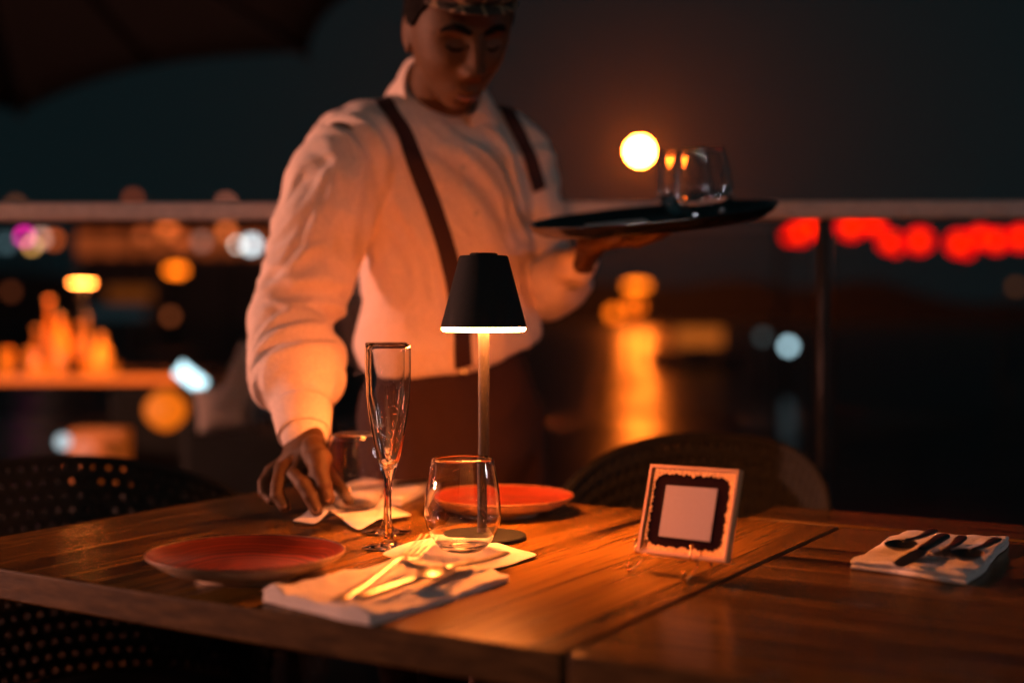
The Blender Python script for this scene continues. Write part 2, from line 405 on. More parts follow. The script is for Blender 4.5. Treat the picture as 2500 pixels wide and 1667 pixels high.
def tumbler(label, loc, scale=1.0, group=None, tilt=None, fill=0.0):
    out, inn = tumbler_profile()
    b = MB(); b.lathe([(r * scale, z * scale) for r, z in out + inn], 96)
    if fill:
        t = thing('tumbler', label, 'glass', loc, 0, group)
        g = b.build('bowl', M['glass'], t, angle=80)
        wt = MB(); pr = [(0, .0056)] + [(max(r - .0003, 0), z) for r, z in reversed(inn[:-1]) if .0054 < z < fill]
        pr += [(pr[-1][0], fill), (0, fill)]
        wt.lathe([(r * scale, z * scale) for r, z in pr], 96); wt.build('water_fill', M['water_in'], t, angle=50)
    else:
        t = b.build('tumbler', M['glass'], None, angle=80, loc=loc); tag(t, label, 'glass', group)
    if tilt: t.rotation_euler = tilt
    return t
gl1 = tumbler('empty stemless glass standing on the bright white napkin in front of the lamp', G(1130, 1352) + V((0, 0, .0045)), 1.0, 'stemless glasses on the table')
gl2 = tumbler('empty stemless glass gripped by the waiter at the table corner', G(868, 1256) + V((0, 0, .006)), 1.0, 'stemless glasses on the table')

def flute(label, loc, rz=0):
    h = 0.252; zb = .100
    out = [(0, .0012), (.026, .0010), (.0315, .0004), (.0335, .0008), (.033, .0014), (.022, .0022), (.012, .0046), (.0065, .010), (.0042, .022), (.0035, .042), (.0036, .068), (.0048, .082), (.0075, .091), (.0105, zb)]
    for i in range(1, 31):
        u = i / 30; out.append((float(np.interp(u, [0, .05, .155, .25, .35, .45, .55, .68, .8, 1], [.0105, .0132, .0172, .0200, .0225, .0247, .0262, .0274, .0279, .0279])), zb + (h - zb) * u))
    out[-1] = (out[-1][0] + .0003, out[-1][1])
    inn = []
    for i in range(30, 0, -1):
        u = i / 30; r = out[13 + i][0] - .0008 - .0026 * max(0, 1 - u * 1.7) - (.0003 if i == 30 else 0); inn.append((r, zb + (h - zb) * u + (.0004 if i == 30 else .0004)))
    inn += [(.0066, zb + .003), (.0035, zb - .0008), (0, zb - .0016)]
    b = MB(); b.lathe(out + inn, 96)
    o = b.build('champagne_flute', M['glass'], None, angle=85, loc=loc)
    return tag(o, label, 'glass', 'champagne flutes')
flute('tall clear champagne flute nearest the fork, front one of the overlapping pair', G(949, 1338) + V((0, 0, .0006)))
flute('clear champagne flute directly behind the front flute, beside the crumpled napkin', G(944, 1300) + V((0, 0, .0006)))

# ------------------------------------------------------------------ plates
def plate(label, loc, r=0.109):
    t = thing('plate', label, 'plate', loc, 0, 'red glazed plates'); k = r / 0.109
    ins = [(0, .0085), (.045, .0085), (.070, .0100), (.088, .0150), (.100, .0220), (.1068, .0275)]
    rim = [(.1068, .0275), (.1082, .0287), (.1090, .0283), (.1092, .0270), (.1086, .0258)]
    outs = [(.1086, .0258), (.098, .0178), (.084, .0105), (.066, .0062), (.058, .0050), (.0565, .0002), (.0525, .0002), (.051, .0040), (0, .0045)]
    for nm, pr, m in (('glazed_surface', ins, 'plate_red'), ('rim', rim, 'plate_rim'), ('underside', outs, 'plate_out')):
        if nm == 'rim':
            pr = [(a, z) for a, z in rim] + [(.1070, .0262)]
            b = MB(); b.lathe([(a * k, z) for a, z in pr], 120, closed=True)
        elif nm == 'underside':
            b = MB(); b.lathe([(a * k, z) for a, z in outs] + [(0, .0078)] + [(a * k, z - .0006) for a, z in ins[1:-1]] + [(.1060 * k, .0262)], 120)
        else: b = MB(); b.lathe([(a * k, z) for a, z in pr], 120)
        b.build(nm, M[m], t, angle=60)
    return t
plate('red glazed plate near the front left of the lamp table, beside the folded napkin', G(602, 1406))
plate('bright red plate behind the lamp pole, under the lamp light', G(1219, 1254))
plate('cream edge of a plate at the right of the napkin on the dark table', V((0.80, 1.50, TZ)))

# ------------------------------------------------------------------ napkins
def folded_napkin(label, corners, thick=0.012, layers=3, seed=0, wav=0.0015, lift=0.0, group='folded white napkins', name='napkin', puff=0.0):
    """corners: four world points, in order; the rounded edge shows the folded layers"""
    c = [V(p) for p in corners]; base = sum(c, V()) / 4; nu, nv = 40, 30
    def pt(u, v): return (c[0] * (1 - u) + c[1] * u) * (1 - v) + (c[3] * (1 - u) + c[2] * u) * v - base
    b = MB(); vs = []; fs = []
    def top(u, v):
        p = pt(u, v); q_ = V((p.x * 14, p.y * 14, seed * 1.7)); p += V((noise.noise(q_), noise.noise(q_ + V((7, 3, 1))), 0)) * .006; w = p + V((seed * 3.1, 0, 0))
        e = min(u, 1 - u, v, 1 - v)
        z = thick * (0.90 + .10 * min(1, e * 12)) + wav * (noise.noise(w * 22) + .6 * noise.noise(w * 55 + V((0, 0, seed))))
        z += puff * (math.exp(-(v / .09) ** 2) * (.7 + .6 * noise.noise(w * 30)) + .55 * math.exp(-((u - .10) / .07) ** 2) + .35 * math.exp(-((u - .86) / .05) ** 2))
        p.z = z + lift; return p
    for j in range(nv + 1):
        for i in range(nu + 1): vs.append(top(i / nu, j / nv))
    for j in range(nv):
        for i in range(nu):
            a = j * (nu + 1) + i; fs.append((a, a + 1, a + nu + 2, a + nu + 1))
    # border ring, then side profile with bulges
    loop = [(i, 0) for i in range(nu)] + [(nu, j) for j in range(nv)] + [(nu - i, nv) for i in range(nu)] + [(0, nv - j) for j in range(nv)]
    ring = [j * (nu + 1) + i for i, j in loop]; steps = layers * 4
    prev = ring
    for sdx in range(1, steps + 1):
        q = sdx / steps; bul = abs(math.sin(q * layers * PI)) ** .7 * thick / layers * .55; cur = []
        for m, (i, j) in enumerate(loop):
            p0 = vs[ring[m]]; cen = V((0, 0, p0.z)); dr = (V((p0.x, p0.y, 0))).normalized()
            jit = 1 + .35 * noise.noise(V((m * .11, q * 3, seed)))
            cur.append(len(vs)); vs.append(V((p0.x, p0.y, 0)) + dr * bul * jit + V((0, 0, max(.0004, p0.z * (1 - q)) )))
        for m in range(len(loop)):
            m2 = (m + 1) % len(loop); fs.append((prev[m], cur[m], cur[m2], prev[m2]))
        prev = cur
    fs.append(tuple(prev))
    b.add(vs, fs); o = b.build(name, M['napkin'], None, angle=75, loc=(base.x, base.y, TZ))
    return tag(o, label, 'napkin', group)
def gz(px, py, z): p = G(px, py, TZ + z); return V((p.x, p.y, 0))
nf = folded_napkin('folded pinkish white napkin under fork and knife at the near table edge', [gz(648, 1452, .008), gz(905, 1508, .008), gz(1238, 1408, .006), gz(1000, 1352, .006)], .008, 3, 1, .0055, puff=.008)
nr = folded_napkin('thick folded napkin carrying dark cutlery on the dark table at the right', [gz(2082, 1368, .010), gz(2366, 1402, .012), gz(2462, 1308, .012), gz(2212, 1292, .012)], .012, 2, 2, .0032, puff=.003)
nb = folded_napkin('folded napkin with cutlery behind the flutes, beside the red plate', [gz(800, 1205, .008), gz(985, 1222, .008), gz(1058, 1172, .010), gz(900, 1160, .010)], .012, 2, 3, .0022)

def thin_napkin(name, label, outline, inner, seed, amp=0.006):
    """paper-like sheet: outline points (x,y,z) and a few ridge points, filled and smoothed"""
    pts = [V(p) for p in outline]; cen = V((0, 0, 0))
    for p in pts: cen += V((p.x, p.y, 0)) / len(pts)
    bm = bmesh.new(); vv = [bm.verts.new(p - cen) for p in pts]; iv = [bm.verts.new(V(p) - cen) for p in inner]
    k = len(vv); ni = len(iv)
    for i in range(k):
        a, b = vv[i], vv[(i + 1) % k]; mid = (a.co + b.co) / 2
        near = min(iv, key=lambda q: (q.co.xy - mid.xy).length); bm.faces.new((a, b, near))
        b2 = vv[(i + 2) % k]; near2 = min(iv, key=lambda q: (q.co.xy - ((b.co + b2.co) / 2).xy).length)
        if near2 is not near: bm.faces.new((b, near2, near))
    bmesh.ops.subdivide_edges(bm, edges=bm.edges[:], cuts=5, use_grid_fill=True)
    bmesh.ops.recalc_face_normals(bm, faces=bm.faces)
    for v in bm.verts:
        w = v.co * 30 + V((seed, 0, 0)); v.co.z = max(.0012, v.co.z + amp * .5 * noise.noise(w)); v.co.x += .002 * noise.noise(w * 1.3 + V((5, 0, 0)))
    for _ in range(1): bmesh.ops.smooth_vert(bm, verts=bm.verts, factor=.35, use_axis_x=True, use_axis_y=True, use_axis_z=True)
    me = bpy.data.meshes.new(name); bm.to_mesh(me); bm.free(); me.materials.append(M['napkin'])
    o = finish(me, name, None, True, 0, 0, (cen.x, cen.y, TZ), 180)
    q = o.modifiers.new('thick', 'SOLIDIFY'); q.thickness = .0011; q.offset = 1
    q = o.modifiers.new('sub', 'SUBSURF'); q.levels = 1; q.render_levels = 1
    return tag(o, label, 'napkin')
def gq(px, py, z=0.0): p = G(px, py, TZ + z); return V((p.x, p.y, z))
thin_napkin('paper_napkin', 'bright white napkin lit by the lamp under the stemless glass',
    [gq(925, 1352, .010), gq(1000, 1322, .006), gq(1110, 1300, .003), gq(1215, 1325, .003), gq(1322, 1355, .004), gq(1235, 1385, .002), gq(1150, 1402, .010), gq(1030, 1385, .014)],
    [gq(1130, 1352, .003), gq(1010, 1355, .010)], 3, .003)
thin_napkin('paper_napkin', 'crumpled napkin with raised ridges in front of the waiter hand',
    [gq(709, 1274, .003), gq(768, 1278, .004), gq(806, 1243, .020), gq(842, 1272, .006), gq(878, 1297, .003), gq(925, 1268, .012), gq(1012, 1258, .006), gq(960, 1238, .006), gq(930, 1205, .012), gq(850, 1215, .010), gq(770, 1235, .012)],
    [gq(868, 1250, .004), gq(812, 1250, .010), gq(930, 1245, .012)], 8, .006)

# ------------------------------------------------------------------ cutlery (local: tip towards +X, flat on z=0)
def strip_loft(b, stations, n=12):
    """stations (x, half width, half thickness, z, y0)"""
    pts = [(s[0], s[4] if len(s) > 4 else 0, s[3]) for s in stations]
    b.loft(pts, [(s[1], s[2]) for s in stations], side=(0, 1, 0), n=n)
def fork(label, loc, rz, m, tilt=0):
    t = thing('fork', label, 'fork', loc, rz, None); t.rotation_euler = (0, tilt, rz)
    b = MB(); strip_loft(b, [(-.10, .006, .0018, .002), (-.085, .0075, .002, .002), (-.04, .006, .002, .003), (.0, .0042, .002, .006), (.035, .0032, .0022, .009), (.048, .006, .0018, .009)]); b.build('handle', m, t)
    b = MB(); strip_loft(b, [(.047, .006, .0015, .009), (.052, .0102, .0014, .007), (.060, .0122, .0012, .006), (.066, .0122, .0012, .006)])
    for k in range(4):
        y = -.0103 + k * .00687
        strip_loft(b, [(.064, .0016, .0011, .006, y), (.082, .0014, .001, .008, y), (.104, .0012, .0009, .013, y), (.118, .0006, .0005, .018, y)], 8)
    b.build('tines', m, t); return t
def knife(label, loc, rz, m, tilt=0):
    t = thing('knife', label, 'knife', loc, rz); t.rotation_euler = (0, tilt, rz)
    b = MB(); strip_loft(b, [(-.11, .0065, .003, .004), (-.10, .0085, .0038, .004), (-.05, .008, .0038, .004), (-.005, .0065, .0035, .004), (.004, .0050, .003, .004)]); b.build('handle', m, t)
    b = MB(); strip_loft(b, [(.003, .0055, .0015, .004), (.02, .009, .0010, .004), (.07, .0105, .0008, .004, .001), (.10, .009, .0007, .004, .002), (.12, .0035, .0006, .004, .006)]); b.build('blade', m, t); return t
def spoon(label, loc, rz, m, tilt=0):
    t = thing('spoon', label, 'spoon', loc, rz); t.rotation_euler = (0, tilt, rz)
    b = MB(); strip_loft(b, [(-.10, .006, .0018, .002), (-.085, .0075, .002, .002), (-.04, .005, .002, .003), (.0, .004, .002, .006), (.03, .0035, .002, .009), (.038, .004, .0018, .008)]); b.build('handle', m, t)
    b = MB(); nr_, ns = 10, 36; vs = []; fs = []
    def sp_(r, a, off):
        x = .062 + .028 * r * math.cos(a); y = .0175 * r * math.sin(a) * (1 - .12 * math.cos(a)); z = .0015 + .0075 * r * r + off; return (x, y, z)
    for side in (0, 1):
        vs.append(sp_(0, 0, side * .0011))
        for i in range(1, nr_ + 1): vs += [sp_(i / nr_, 2 * PI * k / ns, side * .0011) for k in range(ns)]
    n1 = 1 + nr_ * ns
    for side in (0, 1):
        o_ = side * n1
        for k in range(ns):
            k2 = (k + 1) % ns; f = (o_, o_ + 1 + k, o_ + 1 + k2); fs.append(f)
            for i in range(nr_ - 1):
                a = o_ + 1 + i * ns; fs.append((a + k, a + ns + k, a + ns + k2, a + k2))
    e = 1 + (nr_ - 1) * ns
    for k in range(ns): fs.append((e + k, e + (k + 1) % ns, n1 + e + (k + 1) % ns, n1 + e + k))
    b.add(vs, fs); b.build('bowl', m, t); return t
def lay(fn, label, tail, tip, z, m, f=0.45, tilt=0):
    a = G(*tail, TZ + z); b = G(*tip, TZ + z); d = b - a; p = a + d * f; p.z = TZ + z
    return fn(label, p, math.atan2(d.y, d.x), m, tilt)
lay(fork, 'bright steel fork with raised tines nearest the flutes, on the near napkin', (826, 1452), (1046, 1362), .0160, M['steel'], .46, -.07)
lay(knife, 'steel knife in front of the fork on the near napkin', (912, 1455), (1128, 1384), .0155, M['steel'], .48)
lay(spoon, 'steel spoon with its bowl toward the knife, right end of the near napkin', (1200, 1366), (1085, 1408), .0165, M['steel'], .6)
lay(spoon, 'dark spoon at the left of the right napkin', (2268, 1304), (2180, 1358), .0185, M['darksteel'], .45)
lay(knife, 'dark knife with a broad blade pointing at the napkin edge, middle of the right napkin', (2310, 1312), (2185, 1392), .0185, M['darksteel'], .5)
lay(fork, 'dark fork beside the broad knife on the right napkin', (2345, 1318), (2292, 1385), .0185, M['darksteel'], .45)
lay(spoon, 'dark small spoon nearest the right edge of the right napkin', (2420, 1328), (2350, 1378), .0185, M['darksteel'], .45)
lay(knife, 'dark handled knife on the napkin behind the flutes', (1040, 1180), (880, 1196), .0150, M['darksteel'], .45)

# ------------------------------------------------------------------ framed sign on a brass easel
def sign():
    TL, TR, BR, BL = P(1590, 1134, 1.515), P(1808, 1147, 1.43), P(1780, 1375, 1.405), P(1562, 1347, 1.49)
    x = ((TR - TL) + (BR - BL)).normalized(); y = ((TL - BL) + (TR - BR)); y = (y - x * y.dot(x)).normalized(); z = x.cross(y)
    c = (TL + TR + BR + BL) / 4; hw = ((TR - TL).length + (BR - BL).length) / 4; hh = ((TL - BL).length + (TR - BR).length) / 4
    ms = Matrix(((x.x, y.x, z.x, c.x), (x.y, y.y, z.y, c.y), (x.z, y.z, z.z, c.z), (0, 0, 0, 1)))
    t = bpy.data.objects.new('table_sign', None); COL.objects.link(t); t.matrix_world = ms; t.empty_display_size = .05
    tag(t, 'small square sign with gilded ornate border leaning on a brass easel', 'sign')
    wood = noisy(mat('gilded edge', (0.78, 0.48, 0.24), 0.45, 0.1), 200, 0.15)
    b = MB()
    e = .0042
    b.box((0, hh - e / 2, 0), (2 * hw, e, .009)); b.box((0, -hh + e / 2, 0), (2 * hw, e, .009))
    b.box((-hw + e / 2, 0, 0), (e, 2 * hh - 2 * e, .009)); b.box((hw - e / 2, 0, 0), (e, 2 * hh - 2 * e, .009))
    b.build('frame', mat('amber wood edge', (0.62, 0.30, 0.12), 0.35, coat=.3), t, smooth=False, bevel=.0007)
    b = MB(); b.box((0, 0, -.001), (2 * hw - 2 * e - .0002, 2 * hh - 2 * e - .0002, .004)); b.build('maroon_panel', mat('maroon card', (0.016, 0.004, 0.005), 0.9, **{'Specular IOR Level': 0.05}), t, smooth=False)
    # gilded scalloped border laid on the panel
    b = MB(); n = 120; iw, ih = hw - e - .0004, hh - e - .0004; vs = []; fs = []
    for k in range(n):
        a = 4 * k / n; sd_, f = int(a), a - int(a); q = 2 * f - 1
        co = [(q, 1), (1, -q), (-q, -1), (-1, q)][sd_]
        ox, oy = co[0] * iw, co[1] * ih
        cor = abs(q) ** 6
        inset = .0048 + .0016 * math.sin(f * PI * 13) * .6 + .0012 * math.sin(f * PI * 29 + sd_) + .0040 * cor + .0012 * math.exp(-(q / .1) ** 2)
        ix = co[0] * (iw - inset) if sd_ in (1, 3) else co[0] * (iw - .0055 - .002 * cor); iy = co[1] * (ih - inset) if sd_ in (0, 2) else co[1] * (ih - .0055 - .002 * cor)
        vs += [(ox, oy, .0012), (ix, iy, .0012), (ox, oy, .0022), (ix, iy, .0019)]
    for k in range(n):
        a, c2 = 4 * k, 4 * ((k + 1) % n)
        fs += [(a + 2, c2 + 2, c2 + 3, a + 3), (a + 1, a + 3, c2 + 3, c2 + 1), (a, a + 1, c2 + 1, c2), (a, c2, c2 + 2, a + 2)]
    b.add(vs, fs)
    b.build('gilt_border', noisy(mat('antique gold relief', (0.66, 0.30, 0.07), 0.4, 0.4), 420, 0.55, 0.8, 0.0015), t, angle=60)
    b = MB(); b.box((0, -.001, .0018), (.0620 * hw / .054, .0620 * hh / .054, .0012)); b.build('pale_card', noisy(mat('pale pink card', (0.40, 0.30, 0.28), 0.7), 500, 0.04), t, smooth=False)
    return ms, hw, hh
ms, hw, hh = sign()
def easel():
    base = V((ms @ V((0, -hh, 0))).to_tuple()); fz = TZ
    org = V((base.x, base.y, TZ)); t = thing('easel', 'small brass wire easel holding the square sign', 'easel', org)
    x = (ms.to_3x3() @ V((1, 0, 0))); x.z = 0; x.normalize(); f = V((x.y, -x.x, 0))
    def wire(nm, pts, r=.0012, beads=()):
        b = MB(); b.loft([p - org for p in pts], [r] * len(pts), n=10)
        for p in beads: b.ell(p - org, (.0026, .0026, .0026), n=8)
        b.build(nm, M['brass'], t)
    for sgn, sx in ((-1, -hw * 0.98), (1, hw * 0.28)):
        s0 = ms @ V((sx, -hh - .0016, -.006)); s1 = ms @ V((sx, -hh - .0016, .008)); s2 = ms @ V((sx, -hh + .012, .0085))
        foot = V((s1.x, s1.y, TZ + .0014)) + f * .010; footb = V((s0.x, s0.y, TZ + .0014)) - f * .012
        curl = [foot + V((0, 0, .0005)), foot + f * .004 + V((0, 0, .004)), foot + f * .001 + V((0, 0, .008)), foot - f * .003 + V((0, 0, .005))]
        wire('front_leg', [s2, s1 + V((0, 0, .001)), s1, s0 + V((0, 0, -.0005)), s0 + V((0, 0, -.006)) , foot * .5 + s0 * .5 + V((0, 0, -.004)), foot] + curl[1:], .0013, (s2, foot + V((0, 0, .0014)), curl[2]))
    back = ms @ V((-.01, hh * .35, -.007)); bb = V((back.x, back.y, TZ + .0015)) - f * .045
    wire('rear_leg', [back, back * .5 + bb * .5, bb], .0013, (bb + V((0, 0, .0015)),))
    a = ms @ V((-hw * .98, -hh - .0016, -.006)); b_ = ms @ V((hw * .28, -hh - .0016, -.006)); c = ms @ V((-.01, hh * .35, -.0072))
    wire('back_bar', [a, c, b_], .0012); wire('cross_bar', [a, b_], .0012)
easel()

# ------------------------------------------------------------------ chairs with perforated shells
def chair(label, centre, face, top=0.84, width=0.50, group='woven dark chairs', hole=.17):
    """open shell: back and arms sweep round; face = direction the sitter looks (radians)"""
    t = thing('chair', label, 'chair', (centre[0], centre[1], 0), face)
    if group: t['group'] = group
    nu, nv = 46, 15; rx, ry = width / 2, 0.25
    def sh(u, v, off=0):
        # u 0..1 around from left arm through back to right arm, v 0..1 upwards
        a = (u * 2 - 1) * R(118); c = math.cos(a); arm = (1 - math.cos(a)) / 2
        zt = top - (top - .64) * min(1, arm * 1.25) ** 1.3
        z = .42 + (zt - .42) * v; fl = 1 + .10 * v
        return V((-(ry * fl + off) * c - .02, (rx * fl + off) * math.sin(a), z))
    b = MB(); vs = []; fs = []
    nn = 6
    for j in range(nv):
        for i in range(nu):
            u0 = (i + .5 * (j % 2)) / (nu + .5); du = 1 / (nu + .5); c0 = len(vs)
            u1 = min(1, u0 + du)
            q = []
            cells = [(0, 0), (.5, 0), (1, 0), (1, .5), (1, 1), (.5, 1), (0, 1), (0, .5)]
            for cx_, cy_ in cells: vs.append(sh(u0 + du * cx_, (j + cy_) / nv))
            for cx_, cy_ in cells:
                ang = math.atan2(cy_ - .5, cx_ - .5); vs.append(sh(u0 + du * (.5 + hole * math.cos(ang)), (j + .5 + hole * math.sin(ang)) / nv))
            for k in range(8):
                k2 = (k + 1) % 8; fs.append((c0 + k, c0 + k2, c0 + 8 + k2, c0 + 8 + k))
    b.add(vs, fs)
    me = bpy.data.meshes.new('shell'); me.from_pydata(b.v, [], b.f); me.update()
    bm = bmesh.new(); bm.from_mesh(me); bmesh.ops.remove_doubles(bm, verts=bm.verts, dist=.0004); bmesh.ops.recalc_face_normals(bm, faces=bm.faces); bm.to_mesh(me); bm.free()
    me.materials.append(M['wicker']); o = finish(me, 'shell', t, True, angle=180)
    q = o.modifiers.new('thick', 'SOLIDIFY'); q.thickness = .006
    b = MB(); b.loft([sh(u / 40, 1.0) for u in range(41)], [.0085] * 41, n=12)
    b.build('rim', M['wicker'], t)
    b = MB(); b.lathe([(0, .40), (.21, .40), (.235, .415), (.235, .428), (.21, .436), (0, .432)], 48, Matrix.Diagonal((1, width / .5, 1, 1))); b.build('seat', M['wicker'], t)
    for sx in (-1, 1):
        for sy in (-1, 1):
            b = MB(); b.loft([(sx * .15, sy * .16, .40), (sx * .20, sy * .21, .012)], [.014, .010], n=12); b.build('leg', M['black'], t)
    return t
chair('dark woven chair with an arched back behind the framed sign', (0.262, 1.99), R(252), .828, .385, hole=.09)
chair('dark woven chair at the left end of the lamp table behind the red plate', (-0.62, 2.02), R(-42), .790, .52)
chair('dark woven chair arm in the lower left corner before the table', (-0.62, 1.02), R(62), .80, .54)

# ------------------------------------------------------------------ glass railing
def railing():
    t = thing('glass_railing', 'glass railing with a pale top rail behind the waiter', 'railing', (0, 2.55, 0), R(-1.6))
    zt = 1.256
    b = MB(); b.box((0, 0, zt - .017), (8.4, .06, .034)); b.build('top_rail', M['rail'], t, smooth=False, bevel=.006)
    b = MB(); b.box((0, 0, .06), (8.4, .05, .08)); b.build('bottom_rail', M['post'], t, smooth=False, bevel=.004)
    xs = [-3.36, -1.38, .600, 2.58]
    for x in xs:
        b = MB(); b.box((x, 0.0, (zt - .036) / 2), (.020, .04, zt - .036)); b.build('post', M['post'], t, smooth=False, bevel=.003)
    for i in range(len(xs) - 1):
        b = MB(); b.box(((xs[i] + xs[i + 1]) / 2, 0, .65), (xs[i + 1] - xs[i] - .05, .010, 1.09)); b.build('pane', M['pane'], t, smooth=False)
railing()

# ------------------------------------------------------------------ waiter
def union(mb, voxel, smooth=4, fac=0.5):
    me = mb.mesh('tmp'); o = bpy.data.objects.new('tmp', me); COL.objects.link(o)
    r = o.modifiers.new('r', 'REMESH'); r.mode = 'VOXEL'; r.voxel_size = voxel; r.adaptivity = 0
    s = o.modifiers.new('s', 'SMOOTH'); s.factor = fac; s.iterations = smooth
    dg = bpy.context.evaluated_depsgraph_get(); dg.update()
    out = bpy.data.meshes.new_from_object(o.evaluated_get(dg))
    bpy.data.objects.remove(o); bpy.data.meshes.remove(me); return out
def coords(me):
    a = np.empty(len(me.vertices) * 3); me.vertices.foreach_get('co', a); return a.reshape(-1, 3)
def normals(me):
    a = np.empty(len(me.vertices) * 3); me.vertex_normals.foreach_get('vector', a); return a.reshape(-1, 3)
def setco(me, a): me.vertices.foreach_set('co', np.ascontiguousarray(a).ravel()); me.update()

LAT = V((.78, .62, 0)).normalized(); FR = V((.62, -.78, 0)).normalized()
SHR = P(858, 352, 2.19); SHL = P(1262, 352, 2.41)
ELR = P(716, 790, 2.10); WRR = P(742, 1052, 1.945)
ELL = V((.055, 2.45, 1.075)); WRL = P(1420, 640, 2.20)
HIP = V((-.105, 2.34, .90)); 
KNR = P(1010, 1500, 2.33)
root = thing('person', 'waiter in white shirt and maroon suspenders bending over the table with a tray', 'person', (-.10, 2.32, 0))
RL = V(root.location)

# head -------------------------------------------------
HC = P(1116, 74, 2.13)
yaw = R(24); fh = V((math.sin(yaw), -math.cos(yaw), 0)); pt_ = R(30)
HF = (fh * math.cos(pt_) + V((0, 0, -math.sin(pt_)))).normalized()
HU = (V((0, 0, math.cos(pt_))) + fh * math.sin(pt_)).normalized()
HS = HF.cross(HU).normalized()
rr = Matrix.Rotation(R(5), 3, HF); HU = rr @ HU; HS = rr @ HS
HM = Matrix(((HS.x, HF.x, HU.x, HC.x), (HS.y, HF.y, HU.y, HC.y), (HS.z, HF.z, HU.z, HC.z), (0, 0, 0, 1)))
def head_surface(nu=150, nv=120):
    th = np.linspace(0, PI, nv + 1)[:, None]; ph = np.linspace(0, 2 * PI, nu, endpoint=False)[None, :]
    x = np.sin(th) * np.sin(ph); y = np.sin(th) * np.cos(ph); z = np.cos(th) + 0 * ph
    def sg(a, p): return np.sign(a) * np.abs(a) ** p
    Z = z * 0.118
    wd = np.interp(Z, [-.118, -.10, -.085, -.06, -.03, 0, .03, .07, .118], [.040, .046, .055, .064, .071, .075, .078, .078, .07])
    fw = np.interp(Z, [-.118, -.10, -.08, -.05, -.02, .02, .05, .08, .118], [.080, .088, .088, .086, .086, .088, .090, .086, .07])
    bk = np.interp(Z, [-.118, -.09, -.06, -.03, .0, .04, .118], [.01, .02, .05, .085, .100, .104, .08])
    rr_ = np.sin(th)
    rs = np.minimum(1, rr_ * 1.0)
    rs = rs ** .75
    cx, cy = np.sin(ph), np.cos(ph)
    X = rs * wd * sg(cx, .92)
    Y = np.where(cy > 0, rs * fw * sg(cy, .80), rs * bk * cy)
    # face relief, only at the front
    fr = smoothstep(.15, .6, cy) * np.ones_like(X); Zo = Z; Z = Z
    g = lambda a, s: np.exp(-(a / s) ** 2)
    zz = Z / 1.10
    nose = np.interp(zz, [-.046, -.038, -.030, -.010, .012, .026], [0, .014, .025, .017, .008, .0]) * g(X, .0105 + .004 * g(zz + .034, .014))
    nose += .009 * g(zz + .034, .009) * (g(X - .013, .007) + g(X + .013, .007))
    brow = .0050 * g(zz - .026, .009) * (g(X - .028, .022) + g(X + .028, .022))
    sock = -.0135 * g(zz - .008, .013) * (g(X - .031, .016) + g(X + .031, .016))
    lid = .0075 * g(zz - .004, .0085) * (g(X - .031, .0125) + g(X + .031, .0125))
    cheek = .0045 * g(zz + .022, .017) * (g(X - .043, .018) + g(X + .043, .018))
    hollow = -.0045 * g(zz + .058, .018) * (g(X - .042, .014) + g(X + .042, .014))
    lips = (.0070 * g(zz + .0615, .0048) + .0078 * g(zz + .0725, .0058)) * g(X, .022) - .003 * g(zz + .0668, .0018) * g(X, .024)
    mouth = .004 * g(zz + .066, .018) * g(X, .028)
    chin = .0075 * g(zz + .098, .012) * g(X, .022); dip = -.004 * g(zz + .083, .005) * g(X, .02)
    Y = Y + fr * (nose + brow + sock + lid + cheek + hollow + lips + mouth + chin + dip)
    vs = np.stack([X, Y, Z], -1) * 1.05
    verts = [tuple(p) for p in vs[1:-1].reshape(-1, 3)]; m = nv - 1; fs = []
    for i in range(m - 1):
        for j in range(nu): fs.append((i * nu + j, i * nu + (j + 1) % nu, (i + 1) * nu + (j + 1) % nu, (i + 1) * nu + j))
    fs.append(tuple(range(nu))); fs.append(tuple((m - 1) * nu + j for j in reversed(range(nu))))
    return verts, fs
body = MB()
hv, hf = head_surface(); body.add(hv, hf, HM)
for sx in (-1, 1):  # ears
    body.ell(HM @ V((sx * .079, -.012, -.004)), (.0065, .0175, .031), HM.to_3x3() @ Matrix.Rotation(R(12) * sx, 3, 'Z'), 12)
    body.ell(HM @ V((sx * .078, -.006, -.028)), (.006, .010, .012), HM.to_3x3(), 10)
# neck
NB = V((-.135, 2.315, 1.375)); NT = HM @ V((0, -.028, -.045))
body.loft([NB, NB * .5 + NT * .5 + V((0, .004, 0)), NT], [(.062, .058), (.056, .056), (.053, .056)], side=tuple(LAT), n=24)
# trunk, legs and arms
body.loft([HIP + V((0, 0, -.06)), HIP, V((-.11, 2.33, 1.03)), V((-.12, 2.32, 1.18)), V((-.13, 2.31, 1.30)), NB], [(.14, .10), (.15, .105), (.125, .09), (.145, .10), (.16, .085), (.06, .055)], side=tuple(LAT), n=28)
hipR = HIP - LAT * .085 + V((0, 0, -.05)); hipL = HIP + LAT * .085 + V((0, 0, -.05))
ftR = V((hipR.x + .0, hipR.y + .02, .09)); ftL = V((hipL.x + .02, hipL.y + .05, .09))
for h_, f_ in ((hipR, ftR), (hipL, ftL)):
    kn = h_ * .5 + f_ * .5 + FR * .03
    body.loft([h_, kn, f_], [.075, .052, .036], n=20)
for s_, e_, w_ in ((SHR, ELR, WRR), (SHL, ELL, WRL)):
    body.loft([s_ + (NB - s_) * .25, s_, s_ * .5 + e_ * .5, e_, e_ * .6 + w_ * .4, w_], [.05, .052, .045, .038, .040, .026], n=20)
